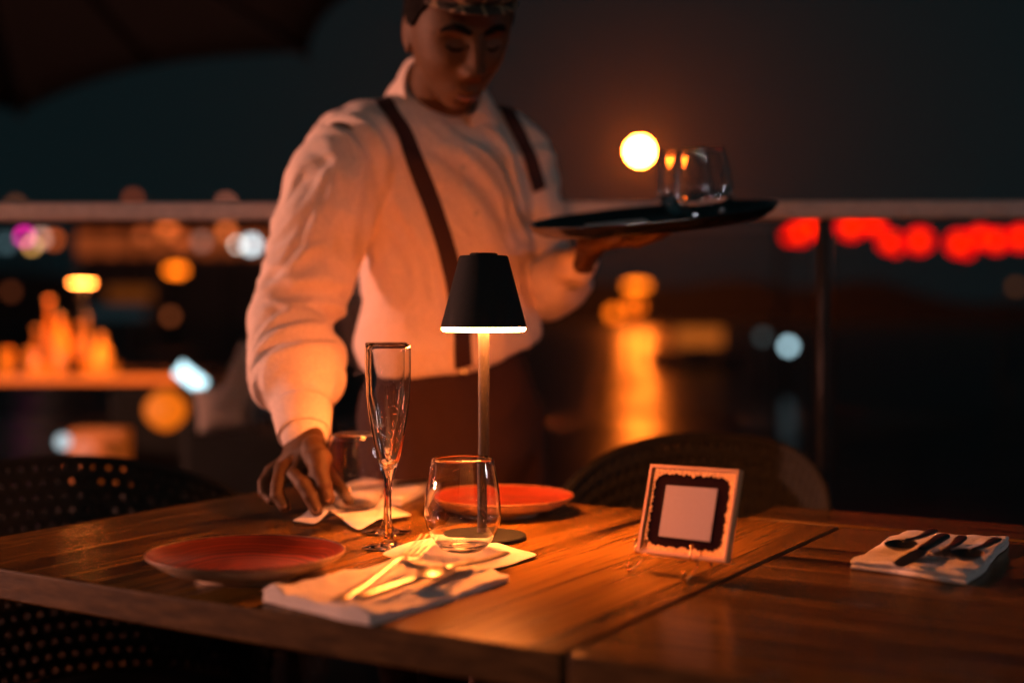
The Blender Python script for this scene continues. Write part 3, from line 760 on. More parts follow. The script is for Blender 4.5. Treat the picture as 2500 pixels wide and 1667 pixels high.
# right hand round the foot of the glass
def Q(px, py, Y): return P(px, py, Y)
def finger(pts, r):
    p2, r2 = [], []
    for i in range(len(pts)):
        k = [1.16, 1.24, 1.10, 1.18, 1.20][i] if len(pts) == 5 else 1.13
        p2.append(pts[i]); r2.append(r[i] * k)
        if i < len(pts) - 1: p2.append((pts[i] + pts[i + 1]) / 2); r2.append((r[i] + r[i + 1]) / 2 * 1.04)
    body.loft(p2, r2, n=14)
pw = WRR; palm = [pw, Q(742, 1088, 1.925), Q(738, 1118, 1.91), Q(733, 1142, 1.90)]
ps = (Q(790, 1120, 1.86) - Q(690, 1120, 1.93)).normalized()
body.loft(palm, [(.031, .024), (.037, .024), (.044, .023), (.043, .018)], side=tuple(ps), n=20)
finger([Q(718, 1128, 1.90), Q(690, 1146, 1.885), Q(678, 1182, 1.865), Q(676, 1208, 1.855), Q(694, 1234, 1.85)], [.0115, .0115, .0100, .0095, .0080])      # ring
finger([Q(702, 1122, 1.93), Q(662, 1152, 1.93), Q(643, 1178, 1.92), Q(644, 1200, 1.91), Q(662, 1220, 1.90)], [.0105, .0100, .0088, .0082, .0070])         # little
finger([Q(735, 1132, 1.89), Q(722, 1160, 1.87), Q(742, 1182, 1.845), Q(758, 1212, 1.838), Q(772, 1243, 1.835)], [.0118, .0115, .0112, .0100, .0085])       # middle
finger([Q(762, 1120, 1.92), Q(786, 1140, 1.935), Q(812, 1172, 1.935), Q(838, 1200, 1.93), Q(850, 1222, 1.925)], [.0115, .0110, .0098, .0090, .0080])      # index
finger([Q(766, 1092, 1.895), Q(778, 1122, 1.865), Q(780, 1152, 1.850), Q(790, 1185, 1.842), Q(800, 1216, 1.838)], [.016, .0165, .0135, .0112, .0092])        # thumb
# left hand flat under the tray
TRC = P(1590, 541, 2.13)
tx = (P(1890, 505, 2.10) - P(1290, 563, 2.10)).normalized()
ty0 = V((0, 1, 0)); tilt_up = R(7.6)
ty = V((0, math.cos(tilt_up), math.sin(tilt_up))); tz = tx.cross(ty).normalized(); ty = tz.cross(tx).normalized()
def T(x, y, z): return TRC + tx * x + ty * y + tz * z
pc = T(-.085, .005, -.026)
body.loft([WRL, (WRL * .5 + pc * .5), pc, T(-.045, .0, -.024)], [(.026, .02), (.034, .018), (.041, .014), (.038, .012)], side=tuple(ty), n=20)
for k, (a, L_) in enumerate(((-32, .070), (-10, .082), (8, .088), (26, .078))):
    c, s = math.cos(R(a)), math.sin(R(a)); y0 = -.028 + k * .019
    finger([T(-.055, y0, -.022), T(-.055 + .45 * L_ * c, y0 + .45 * L_ * s, -.026), T(-.055 + .8 * L_ * c, y0 + .8 * L_ * s, -.020), T(-.055 + L_ * c, y0 + L_ * s, -.0125)], [.011, .010, .009, .008])
finger([T(-.11, -.02, -.026), T(-.095, -.055, -.026), T(-.075, -.078, -.020), T(-.060, -.090, -.013)], [.014, .0125, .0105, .009])
me = union(body, .0028, 3, .45)
a = coords(me); a -= np.array(RL)[None, :]; setco(me, a); me.materials.append(M['skin'])
o = finish(me, 'body', root, True, angle=180)
skin_obj = o

for tip, prev, rr0 in ((Q(772, 1243, 1.835), Q(758, 1212, 1.838), .0085), (Q(800, 1216, 1.838), Q(790, 1185, 1.842), .0092), (Q(694, 1234, 1.85), Q(676, 1208, 1.855), .0080), (Q(662, 1220, 1.90), Q(644, 1200, 1.91), .0070)):
    d = (tip - prev).normalized(); nrm_ = V((0, -1, .25)); nrm_ = (nrm_ - d * nrm_.dot(d)).normalized(); sd_ = d.cross(nrm_)
    m3 = Matrix((sd_, d, nrm_)).transposed(); b = MB(); b.ell(tip - d * .001 + nrm_ * rr0 * .92 - RL, (rr0 * .62, rr0 * .85, rr0 * .16), m3, 10)
    b.build('fingernail', mat('fingernail', (0.26, 0.13, 0.07), 0.35), root)
# face details
def on_head(pts, r, name, m, flat=1.0):
    b = MB(); b.loft([HM @ V(p) - RL for p in pts], r, side=tuple(HU), n=10); b.build(name, m, root)
hl = np.array(hv)
HK = 1.05 * 1.10
def face_y(x, z):
    d = (hl[:, 0] - x) ** 2 + (hl[:, 2] - z) ** 2 + np.where(hl[:, 1] < .03, 1, 0); return float(hl[d.argmin(), 1])
for s in (-1, 1):
    on_head([(s * x * 1.05, face_y(s * x * 1.05, z * HK) + .0008, z * HK) for x, z in ((.012, .0225), (.024, .0275), (.036, .0290), (.046, .0255), (.052, .0205))], [(.0045, .0022), (.0062, .003), (.0060, .003), (.0044, .0024), (.002, .0012)], 'eyebrow', M['hair'])
    on_head([(s * x * 1.05, face_y(s * x * 1.05, z * HK) + .0004, z * HK) for x, z in ((.019, .0000), (.026, -.0035), (.034, -.0035), (.043, .0005))], [.0012, .0026, .0028, .0012], 'eyelashes', M['hair'])
on_head([(x, face_y(x, -.0665 * HK) + .0003, -.0665 * HK) for x in (-.022, -.011, 0, .011, .022)], [.0006, .0016, .0018, .0016, .0006], 'mouth_line', M['lip'])
on_head([(x, face_y(x, (-.0735 + abs(x) * .15) * HK) + .0001, (-.0735 + abs(x) * .15) * HK) for x in (-.018, -.009, 0, .009, .018)], [.0008, .0040, .0045, .0040, .0008], 'lower_lip', M['lip'])
# moustache shadow
on_head([(x, face_y(x, (-.0545 - abs(x) * .18) * HK), (-.0545 - abs(x) * .18) * HK) for x in (-.026, -.013, 0, .013, .026)], [(.0018, .0006), (.0036, .0010), (.0030, .0008), (.0036, .0010), (.0018, .0006)], 'moustache', noisy(mat('short stubble', (0.07, 0.035, 0.022), 0.8), 600, 0.4))
# hair: a shell over the back and sides of the head
hb_ = MB(); vs = [V(p) for p in hv]; keep = []
hvs = []
for p in vs:
    n_ = V((p.x / .082, p.y / .1, p.z / .12)).normalized(); hvs.append(p + V((n_.x, n_.y, n_.z)) * (.0055 + .002 * noise.noise(p * 90)))
def in_hair(p):
    line = np.interp(p.y, [-.10, -.05, -.026, .022, .050, .09], [-.058, -.050, .006, .010, .058, .070])
    return p.z > line
fkeep = [f for f in hf if len(f) == 4 and all(in_hair(vs[i]) for i in f)]
hb_.add(hvs, fkeep, Matrix.Translation(-RL) @ HM)
o = hb_.build('hair', M['hair'], root, angle=180); q = o.modifiers.new('t', 'SOLIDIFY'); q.thickness = .004; q.offset = -1
# checked flat cap
def cap_mat():
    m = mat('brown checked tweed', (0.10, 0.062, 0.035), 0.9); N, L, b = nodes(m)
    tc = N.new('ShaderNodeTexCoord'); sep = N.new('ShaderNodeSeparateXYZ'); L.new(tc.outputs['Object'], sep.inputs[0]); outs = []
    for k, s in ((0, 31), (1, 31)):
        mm = N.new('ShaderNodeMath'); mm.operation = 'MULTIPLY'; mm.inputs[1].default_value = s; L.new(sep.outputs[k], mm.inputs[0])
        fr = N.new('ShaderNodeMath'); fr.operation = 'FRACT'; L.new(mm.outputs[0], fr.inputs[0])
        ls = N.new('ShaderNodeMath'); ls.operation = 'LESS_THAN'; ls.inputs[1].default_value = 0.16; L.new(fr.outputs[0], ls.inputs[0]); outs.append(ls)
    ad = N.new('ShaderNodeMath'); ad.operation = 'MAXIMUM'; L.new(outs[0].outputs[0], ad.inputs[0]); L.new(outs[1].outputs[0], ad.inputs[1])
    mx = N.new('ShaderNodeMix'); mx.data_type = 'RGBA'; mx.inputs[6].default_value = (0.045, 0.032, 0.022, 1); mx.inputs[7].default_value = (0.30, 0.20, 0.11, 1)
    L.new(ad.outputs[0], mx.inputs[0]); L.new(mx.outputs[2], b.inputs['Base Color']); return m
cb = MB(); vs = []; fs = []; nu_, nv_ = 64, 14
for j in range(nv_ + 1):
    f = j / nv_
    for i in range(nu_):
        a = 2 * PI * i / nu_; c, s = math.sin(a), math.cos(a)
        r_ = math.cos(f * PI / 2) ** .55; z = .058 + .012 * s + .076 * math.sin(f * PI / 2) ** 1.1
        puff = 1 + .14 * math.sin(min(1, f * 2.2) * PI)
        vs.append((.0885 * r_ * puff * c, -.006 + .109 * r_ * puff * s, z + .003))
for j in range(nv_):
    for i in range(nu_): fs.append((j * nu_ + i, j * nu_ + (i + 1) % nu_, (j + 1) * nu_ + (i + 1) % nu_, (j + 1) * nu_ + i))
cb.add(vs, fs)
o = cb.build('cap', cap_mat(), root, angle=180); o.matrix_local = Matrix.Translation(-RL) @ HM
q = o.modifiers.new('t', 'SOLIDIFY'); q.thickness = .003
bb = MB(); vs = []; fs = []
for i in range(25):
    a = R(-62 + 124 * i / 24); c, s = math.sin(a), math.cos(a)
    for k in range(5):
        e = k / 4; vs.append((.084 * c * (1 + .05 * e), -.006 + .100 * s + .030 * e * max(0, s) ** 1.2, .066 + .010 * s - .010 * e))
for i in range(24):
    for k in range(4): fs.append((i * 5 + k, i * 5 + k + 1, i * 5 + 6 + k, i * 5 + 5 + k))
bb.add(vs, fs); o = bb.build('cap_brim', M['hair'], root, angle=180); o.matrix_local = Matrix.Translation(-RL) @ HM
o.data.materials[0] = cap_mat()
q = o.modifiers.new('t', 'SOLIDIFY'); q.thickness = .003

# shirt -------------------------------------------------
sh = MB()
tc_ = [(.962, -.108, 2.340, .05, .035), (.964, -.109, 2.338, .150, .104), (.976, -.110, 2.335, .172, .126), (1.0, -.112, 2.330, .180, .134), (1.06, -.116, 2.325, .172, .128), (1.145, -.118, 2.318, .170, .126),
       (1.23, -.124, 2.310, .176, .124), (1.30, -.130, 2.305, .182, .112), (1.35, -.136, 2.305, .165, .092), (1.385, -.138, 2.310, .120, .078), (1.415, -.138, 2.315, .085, .068), (1.435, -.136, 2.315, .074, .064)]
sh.loft([(x, y, z) for z, x, y, a_, b_ in tc_], [(a_, b_) for z, x, y, a_, b_ in tc_], side=tuple(LAT), n=48)
def armpts(s, e, w, k=12):
    out = []
    for i in range(k + 1):
        f = i / k; out.append((s.lerp(e, f / .55) if f < .55 else e.lerp(w, (f - .55) / .45), f))
    return out
sh.ell(P(862, 335, 2.27), (.070, .070, .050), n=14); sh.ell(P(905, 292, 2.29), (.058, .060, .034), n=14)
# right sleeve (viewer's left): full upper, blousing above the cuff
inn = SHR + (NB - SHR) * .55 + V((0, 0, .006))
cuffT = ELR.lerp(WRR, .72); cuffB = ELR.lerp(WRR, 1.02)
sh.loft([inn, SHR.lerp(NB, .22) + V((.004, 0, -.004)), SHR + V((.002, 0, -.030)), SHR.lerp(ELR, .28) + V((-.006, 0, 0)), SHR.lerp(ELR, .5) + V((-.004, 0, 0)), SHR.lerp(ELR, .78), ELR, ELR.lerp(WRR, .25), ELR.lerp(WRR, .48) + V((0, -.004, -.008)), ELR.lerp(WRR, .62), cuffT],
        [.050, .066, .080, .085, .079, .074, .071, .072, .076, .066, .046], side=(1, 0, 0), n=36)
sh.loft([ELR.lerp(WRR, .60), cuffT, cuffB], [.044, .047, .0365], n=30)
# left sleeve
inn = SHL + (NB - SHL) * .55 + V((0, 0, .004))
cT = ELL.lerp(WRL, .74); cB = ELL.lerp(WRL, .98)
sh.loft([inn, SHL.lerp(NB, .2), SHL + V((0, 0, -.03)), SHL.lerp(ELL, .4), SHL.lerp(ELL, .8), ELL, ELL.lerp(WRL, .3), ELL.lerp(WRL, .58), cT], [.048, .062, .070, .066, .060, .058, .058, .054, .034], n=36)
sh.loft([ELL.lerp(WRL, .6), cT, cB], [.034, .034, .033], n=28)
me = union(sh, .0042, 22, .5)
a = coords(me); nrm = normals(me); disp = np.zeros(len(a))
def seg_param(p, s, e):
    d = np.array(e - s); L = np.dot(d, d); t = np.clip(((p - np.array(s)) @ d) / L, 0, 1); q = np.array(s) + t[:, None] * d; return t, np.linalg.norm(p - q, axis=1)
tu, du_ = seg_param(a, SHR, ELR); tf, df = seg_param(a, ELR, WRR)
tlu, dlu = seg_param(a, SHL, ELL); tlf, dlf = seg_param(a, ELL, WRL)
arm_w = np.clip(1 - (np.minimum(du_, df) - .075) / .03, 0, 1); armL = np.clip(1 - (np.minimum(dlu, dlf) - .065) / .03, 0, 1)
def ridge(x): return 1 - 2 * np.abs(x)
for i in range(len(a)):
    p = V(a[i]); w1 = V((noise.noise(p * 7), noise.noise(p * 7 + V((9, 2, 4))), noise.noise(p * 7 + V((3, 7, 1)))))
    # torso: drapes fanning from the near shoulder down to the far waist
    rel = p - V((-.40, 2.15, 1.62)); ang = math.atan2(rel.z, rel.dot(LAT)); dist_ = rel.length
    t1 = noise.noise(V((ang * 7.5, dist_ * 1.6, 1.7)) + w1 * .55); t2 = noise.noise(V((ang * 14, dist_ * 2.4, 6.1)) + w1 * .9)
    low = max(0, min(1, (1.06 - p.z) / .10))
    t3 = noise.noise(V((p.dot(LAT) * 7, p.z * 26, 4)) + w1 * 1.1) * low
    t4 = noise.noise(V((ang * 19 + 3, dist_ * 3.5, 2.2)) + w1 * 1.3)
    torso = .0145 * (ridge(t1) - .6) * min(1, dist_ / .12) + .0070 * t2 + .0065 * (ridge(t4) - .6) + .006 * t3
    torso *= max(.12, min(1, (p.z - .945) / .09))
    # sleeve: rings bunching at elbow and above cuff, long pleats higher
    if df[i] > du_[i]: q_ = min(1, max(0, (tu[i] - .04) / .30)); arm_w[i] *= q_ * q_ * (3 - 2 * q_)
    torso *= max(.15, min(1, (1.385 - p.z) / .05))
    if arm_w[i] > 0:
        along = tu[i] if tu[i] < 1 else 1 + tf[i]
        az = math.atan2(p.y - ELR.y, p.x - (SHR.x * (1 - min(1, tu[i])) + ELR.x * min(1, tu[i])))
        b1 = noise.noise(V((along * 7.5 + az * .9, az * .8, 2.2)) + w1 * .8); b2 = noise.noise(V((az * 2.2, along * 2.0, 8.1)) + w1 * .6)
        k = smooth_k = max(0, min(1, (along - .45) / .4)) * (1 - max(0, min(1, (along - 1.68) / .06)))
        arm = k * .0155 * (ridge(b1) - .55) + (1 - max(0, min(1, (along - .45) / .4))) * .0125 * (ridge(b2) - .55)
        if along > 1.72: arm = .0008 * b1
        disp[i] = arm * arm_w[i] + torso * (1 - arm_w[i])
    else: disp[i] = torso
    if armL[i] > 0:
        along = tlu[i] if tlu[i] < 1 else 1 + tlf[i]
        disp[i] = disp[i] * (1 - armL[i]) + armL[i] * .009 * (ridge(noise.noise(V((along * 8, p.x * 5, 3)) + w1)) - .55)
ed_ = np.empty(len(me.edges) * 2, dtype=np.int64); me.edges.foreach_get('vertices', ed_); ed_ = ed_.reshape(-1, 2)
cnt = np.bincount(ed_.ravel(), minlength=len(a)).astype(float)
for _ in range(5):
    acc = np.bincount(ed_[:, 0], weights=disp[ed_[:, 1]], minlength=len(a)) + np.bincount(ed_[:, 1], weights=disp[ed_[:, 0]], minlength=len(a))
    disp = .4 * disp + .6 * acc / np.maximum(cnt, 1)
a = a + nrm * disp[:, None]
setco(me, a)
shirt_bvh = BVHTree.FromPolygons([V(p) for p in a], [tuple(p.vertices) for p in me.polygons])
a = a - np.array(RL)[None, :]; setco(me, a); me.materials.append(M['shirt'])
finish(me, 'shirt', root, True, angle=180)

def surf(px, py):
    h = shirt_bvh.ray_cast(V((0, 0, CAMZ)), ray(px, py).normalized()); return h[0], h[1]
def strap(name, path, width, thick, m, off=.002, sub=10, wside=None):
    pts = []; nn = []
    for i in range(len(path) - 1):
        for k in range(sub):
            f = k / sub; q = (path[i][0] + (path[i + 1][0] - path[i][0]) * f, path[i][1] + (path[i + 1][1] - path[i][1]) * f); h, n_ = surf(*q)
            if h is not None: pts.append(h); nn.append(n_)
    # smooth
    for _ in range(3):
        pts = [pts[0]] + [(pts[i - 1] + pts[i] * 2 + pts[i + 1]) / 4 for i in range(1, len(pts) - 1)] + [pts[-1]]
        nn = [nn[0]] + [((nn[i - 1] + nn[i] * 2 + nn[i + 1]) / 4).normalized() for i in range(1, len(nn) - 1)] + [nn[-1]]
    b = MB(); vs = []; fs = []
    m_ = 5
    for i, p in enumerate(pts):
        t = (pts[min(i + 1, len(pts) - 1)] - pts[max(i - 1, 0)]).normalized(); s_ = nn[i].cross(t).normalized()
        for k in range(m_):
            e = (k / (m_ - 1) - .5) * width; c = p + s_ * e + nn[i] * .02
            loc_, n2, _, _ = shirt_bvh.ray_cast(c, -nn[i], .06)
            base_ = p + s_ * e
            h = base_ + nn[i] * off if loc_ is None else base_ + nn[i] * (max((loc_ - base_).dot(nn[i]), -.002) + off)
            vs += [h - RL, h - nn[i] * .0 + nn[i] * thick - RL]
    r_ = m_ * 2
    for i in range(len(pts) - 1):
        o_ = i * r_; q_ = o_ + r_
        for k in range(m_ - 1):
            fs += [(o_ + 2 * k + 1, o_ + 2 * k + 3, q_ + 2 * k + 3, q_ + 2 * k + 1), (o_ + 2 * k, q_ + 2 * k, q_ + 2 * k + 2, o_ + 2 * k + 2)]
        fs += [(o_, o_ + 1, q_ + 1, q_), (o_ + r_ - 2, q_ + r_ - 2, q_ + r_ - 1, o_ + r_ - 1)]
    b.add(vs, fs); return b.build(name, m, root, angle=60)
strap('suspender', [(893, 205), (925, 235), (965, 295), (1005, 375), (1045, 475), (1085, 590), (1110, 690), (1125, 790), (1131, 906)], .031, .0022, M['strap'])
strap('suspender', [(1198, 222), (1235, 270), (1270, 335), (1300, 405), (1318, 470)], .027, .0022, M['strap'])
strap('placket', [(1102, 350), (1150, 465), (1176, 600), (1184, 740), (1186, 890)], .026, .0012, M['shirt'], off=.0012)
for k, (bx, by) in enumerate([(1128, 410), (1162, 520), (1179, 630), (1184, 735), (1186, 835)]):
    h, n_ = surf(bx, by)
    if h is not None:
        b = MB(); b.lathe([(0, 0), (.0052, 0), (.0056, .001), (.0050, .0020), (.003, .0014), (0, .0013)], 20, Matrix.Translation(h + n_ * .0028 - RL) @ n_.to_track_quat('Z', 'Y').to_matrix().to_4x4()); b.build('button', mat('shirt button', (.55, .48, .42), .3), root)
b = MB(); cpts = [ELR.lerp(WRR, f) - RL for f in (.80, .84, .92, 1.00, 1.035)]
b.loft(cpts, [.0450, .0452, .0425, .0400, .0392], n=40, cap=False); b.f = [f for f in b.f if len(f) == 4]
o = b.build('cuff', M['shirt'], root, angle=180); q = o.modifiers.new('t', 'SOLIDIFY'); q.thickness = .0022
# shirt collar: stand and two points
col_ = MB(); vs = []; fs = []; n = 48
NC = NB.lerp(NT, .45)
na = (NT - NB).normalized(); cs = (LAT - na * LAT.dot(na)).normalized(); cf = cs.cross(na).normalized()
if cf.dot(FR) < 0: cf = -cf
for i in range(n + 1):
    a_ = R(22) + R(316) * i / n; d = cf * math.cos(a_) + cs * math.sin(a_)
    front = (1 + math.cos(a_)) / 2
    hgt = .030 - .030 * front; low = -.030 - .022 * front ** 2 - .030 * max(0, front - .80) / .2
    r0 = .061 + .008 * front
    for hh_, rr_ in ((hgt, r0), (hgt + .003, r0 + .003), (hgt - .012, r0 + .008), (low + .02, r0 + .018 + .012 * front), (low, r0 + .026 + .022 * front)):
        vs.append(NC + na * (hh_ - .004) + d * rr_ - RL)
for i in range(n):
    for k in range(4): fs.append((i * 5 + k, i * 5 + k + 1, i * 5 + 6 + k, i * 5 + 5 + k))
col_.add(vs, fs); o = col_.build('collar', M['shirt'], root, angle=180); q = o.modifiers.new('t', 'SOLIDIFY'); q.thickness = .002
q = o.modifiers.new('s', 'SUBSURF'); q.levels = q.render_levels = 1
# trousers, belt clip, shoes
tr = MB()
tr.loft([V((HIP.x, HIP.y, .955)), HIP, HIP + V((0, 0, -.10))], [(.158, .112), (.170, .125), (.165, .13)], side=tuple(LAT), n=32)
for h_, f_ in ((hipR, ftR), (hipL, ftL)):
    kn = h_ * .5 + f_ * .5 + FR * .03
    tr.loft([h_ + V((0, 0, .02)), h_ * .75 + f_ * .25 + FR * .012, kn, h_ * .2 + f_ * .8, f_ + V((0, 0, .0))], [.098, .093, .078, .072, .072], n=26)
me = union(tr, .007, 8, .5); a = coords(me); nrm = normals(me); dd = np.zeros(len(a))
for i in range(len(a)):
    p = V(a[i]); w1 = noise.noise(p * 6); dd[i] = .006 * (1 - 2 * abs(noise.noise(V((p.x * 9 + p.z * 7, p.y * 4, p.z * 3 + w1)))) - .6)
setco(me, a + nrm * dd[:, None] - np.array(RL)[None, :]); me.materials.append(M['trousers']); finish(me, 'trousers', root, True, angle=180)
for f_ in (ftR, ftL):
    b = MB(); b.loft([f_ + V((0, 0, -.045)) - FR * .05 - RL, f_ + V((0, 0, -.04)) - RL, f_ + V((0, 0, -.055)) + FR * .10 - RL, f_ + V((0, 0, -.062)) + FR * .17 - RL], [(.040, .038), (.044, .044), (.046, .030), (.036, .022)], side=(FR.y, -FR.x, 0), n=20); b.build('shoe', M['shoe'], root)
h, n_ = surf(1131, 902)
if h is not None:
    b = MB(); b.box(h + n_ * .004 - RL, (.016, .005, .010)); b.build('suspender_clip', M['steel'], root, smooth=False, bevel=.002)

# ------------------------------------------------------------------ tray with glasses
tm = Matrix(((tx.x, ty.x, tz.x, TRC.x), (tx.y, ty.y, tz.y, TRC.y), (tx.z, ty.z, tz.z, TRC.z), (0, 0, 0, 1)))
b = MB(); rt = .198
b.lathe([(0, -.004), (rt - .022, -.004), (rt - .006, .004), (rt, .013), (rt + .0045, .0140), (rt + .0050, .0122), (rt - .0035, .0025), (rt - .020, -.0062), (0, -.0062)], 96)
o = b.build('serving_tray', M['tray'], None, angle=50); o.matrix_world = tm; tag(o, 'round dark serving tray held up by the waiter, carrying glasses', 'tray')
te = tm.to_euler()
def on_tray(px, dy): 
    best = min(np.linspace(-.19, .19, 200), key=lambda xx: abs((lambda q: 1250 + F * q.x / q.y)(T(xx, dy, 0)) - px)); return T(best, dy, -.0035)
tumbler('water glass nearer the tray rim, right one on the tray', on_tray(1722, -.02), 1.0, 'water glasses on the tray', te, .045)
tumbler('water glass behind and left of its twin on the tray', on_tray(1678, .075), 1.0, 'water glasses on the tray', te, .04)
b = MB(); b.box((0, 0, 0), (.10, .07, .005)); o = b.build('napkin', M['napkin'], None, smooth=False, bevel=.002); o.matrix_world = tm @ Matrix.Translation((-.055, .02, -.0008)); tag(o, 'flat folded napkin lying on the raised tray', 'napkin')

# ------------------------------------------------------------------ parasol at the upper left
C1 = P(50, 275, 8.27); C2 = P(752, 126, 6.32); AP = P(-160, -475, 5.9)
t = thing('parasol', 'dark taupe parasol canopy overhead at the upper left', 'parasol', (AP.x, AP.y, 0))
org = V((AP.x, AP.y, 0))
a1 = math.atan2(C1.y - AP.y, C1.x - AP.x); a2 = math.atan2(C2.y - AP.y, C2.x - AP.x)
cn = [C1, C2]; step = R(56)
for k in range(1, 5):
    aa = a2 - step * k; cn.append(V((AP.x + 2.35 * math.cos(aa), AP.y + 2.35 * math.sin(aa), 2.3)))
cn[2] = P(1180, -110, 4.55)
b = MB(); vs = []; fs = []; K = len(cn); nr2, ns2 = 8, 10
for s in range(K):
    A_, B_ = cn[s], cn[(s + 1) % K]; o_ = len(vs)
    for i in range(nr2 + 1):
        f = i / nr2
        for j in range(ns2 + 1):
            g = j / ns2; e = A_.lerp(B_, g); sag = 1 - .07 * 4 * g * (1 - g) * f
            p = AP.lerp(e, f * sag); p.z += -.05 * 4 * g * (1 - g) * f * (1 - f) * 1.5; vs.append(p - org)
    for i in range(nr2):
        for j in range(ns2):
            q = o_ + i * (ns2 + 1) + j; fs.append((q, q + 1, q + ns2 + 2, q + ns2 + 1))
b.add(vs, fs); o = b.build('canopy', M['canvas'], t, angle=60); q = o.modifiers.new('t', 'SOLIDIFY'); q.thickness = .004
for c in cn:
    b = MB(); d = V((0, 0, -.035)); b.loft([AP + d - org, c + d * .8 - org], [.018, .016], n=8); b.build('rib', M['black'], t)
b = MB(); b.loft([(0, 0, 0.0), (0, 0, AP.z + .05)], [.03, .028], n=16); b.build('pole', M['black'], t)
b = MB(); b.lathe([(0, 0), (.3, 0), (.3, .06), (.05, .08), (0, .08)], 32); b.build('base', M['post'], t)

# globe lantern added out of view, assumed source of the pink side light
t = thing('added_side_lamp', 'standing globe lantern added unseen at the left side, assumed source of the pink light', 'lamp', (-4.6, 2.25, 0))
b = MB(); b.ell((0, 0, 1.15), (.10, .10, .10), n=20); b.build('globe', glow('warm rose globe', (1.0, .36, .24), 2350), t)
b = MB(); b.loft([(0, 0, .02), (0, 0, 1.06)], [.016, .014], n=12); b.build('pole', M['post'], t)
b = MB(); b.lathe([(0, 0), (.15, 0), (.15, .018), (.03, .03), (0, .03)], 32); b.build('base', M['post'], t)

t = thing('added_side_lamp', 'standing cool white globe lantern assumed and added unseen at the right side to light rail and sign', 'lamp', (3.1, 1.7, 0))  # assumed lamp, added out of view to brighten the rail and sign edge
b = MB(); b.ell((0, 0, 1.35), (.10, .10, .10), n=20); b.build('globe', glow('cool globe', (.80, .85, 1.0), 32), t)
b = MB(); b.loft([(0, 0, .02), (0, 0, 1.26)], [.016, .014], n=12); b.build('pole', M['post'], t)
b = MB(); b.lathe([(0, 0), (.15, 0), (.15, .018), (.03, .03), (0, .03)], 32); b.build('base', M['post'], t)
# bulbs added unseen behind the camera to put glints on the glasses
t = thing('added_glint_bulbs', 'string of small bulbs added behind the camera for glints on the glasses', 'added lights', (0, -2.2, 2.3))
b = MB(); pts = [V((-2.4 + 4.8 * i / 24, 0, .30 * ((i - 12) / 12) ** 2 + .05)) for i in range(25)]; b.loft(pts, [.006] * 25, n=6); b.build('cable', M['post'], t)
for k, mm in enumerate([glow('cool bulb', (.62, .85, 1.0), 420), glow('warm bulb', (1.0, .55, .3), 420)]):
    for i in range(1 + k, 24, 2):
        b = MB(); b.ell(pts[i] + V((0, 0, -.055)), (.0065, .0065, .026), n=10); b.build('bulb', mm, t)
for sx in (-1, 1):
    b = MB(); b.loft([(sx * 2.4, 0, -2.3), (sx * 2.4, 0, .36)], [.03, .025], n=12); b.build('pole', M['post'], t)

# ------------------------------------------------------------------ the table farther off on the left
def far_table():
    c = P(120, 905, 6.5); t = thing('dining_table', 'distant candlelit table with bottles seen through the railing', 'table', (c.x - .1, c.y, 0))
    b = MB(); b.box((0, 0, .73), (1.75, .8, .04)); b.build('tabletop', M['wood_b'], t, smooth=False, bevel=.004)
    b = MB(); b.box((0, -.404, .735), (1.70, .006, .034)); b.build('painted_edge_glow', glow('painted lamplight on table edge', (1, .12, .004), 1.7), t, smooth=False)  # glowing strip added to imitate lamplight on the table's front edge
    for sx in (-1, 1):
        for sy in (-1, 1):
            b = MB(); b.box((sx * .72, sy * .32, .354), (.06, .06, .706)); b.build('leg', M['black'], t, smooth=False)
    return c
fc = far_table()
LP2 = P(203, 900, 6.35); LP2.z = TZ
l2 = make_lamp('blurred lit table lamp standing on the distant table at left', LP2, h_shade=P(203, 690, 6.35).z - TZ)
cg = glow('candle glow', (1.0, 0.22, 0.015), 3.2); cg2 = glow('candle flame', (1.0, 0.30, 0.02), 9)
amber = mat('amber glass with painted glow', (0.9, 0.35, 0.06), 0.15, emis=(1.0, 0.15, 0.006), estr=0.95)  # emission put into the glass to imitate lamplight in cups and bottles
def candle(px, py, Y, w, h, lab, strength=None):
    """small glass votive: cup and flame"""
    p = P(px, py, Y); p.z = TZ
    zt = P(px, py, Y).z
    t = thing('candle_holder', lab, 'candle', (p.x, p.y, TZ), 0, 'candle cups on the distant table')
    b = MB(); b.lathe([(0, .0), (w * .8, .0), (w, h * .4), (w, h), (w * .9, h), (w * .9, h * .4), (w * .7, .01), (0, .01)], 24); b.build('cup', amber, t)
    b = MB(); b.ell((0, 0, h * .55), (w * .35, w * .35, h * .3), n=8); b.build('flame', cg2, t)
cand = [(105, 930, .028, .06), (170, 925, .028, .075), (232, 925, .03, .05), (262, 905, .05, .05), (15, 915, .035, .12), (75, 905, .02, .12)]
spots_l = ['leftmost but one small candle cup', 'third small candle cup from the left', 'low candle cup before the bright one', 'widest and brightest candle cup near the lamp', 'tall candle cup at the picture edge', 'slim candle cup near the edge']
for (px, py, w_, h_), lb in zip(cand, spots_l): candle(px, py, 6.25, w_, h_, lb + ' on the distant table')
amb = [amber, mat('amber glass with faint painted glow', (0.6, 0.2, 0.03), 0.15, emis=(1.0, 0.15, 0.006), estr=0.42), mat('amber glass with strong painted glow', (1, 0.4, 0.08), 0.15, emis=(1.0, 0.17, 0.008), estr=1.7)]  # weaker and stronger emission, lamplight painted into the bottles
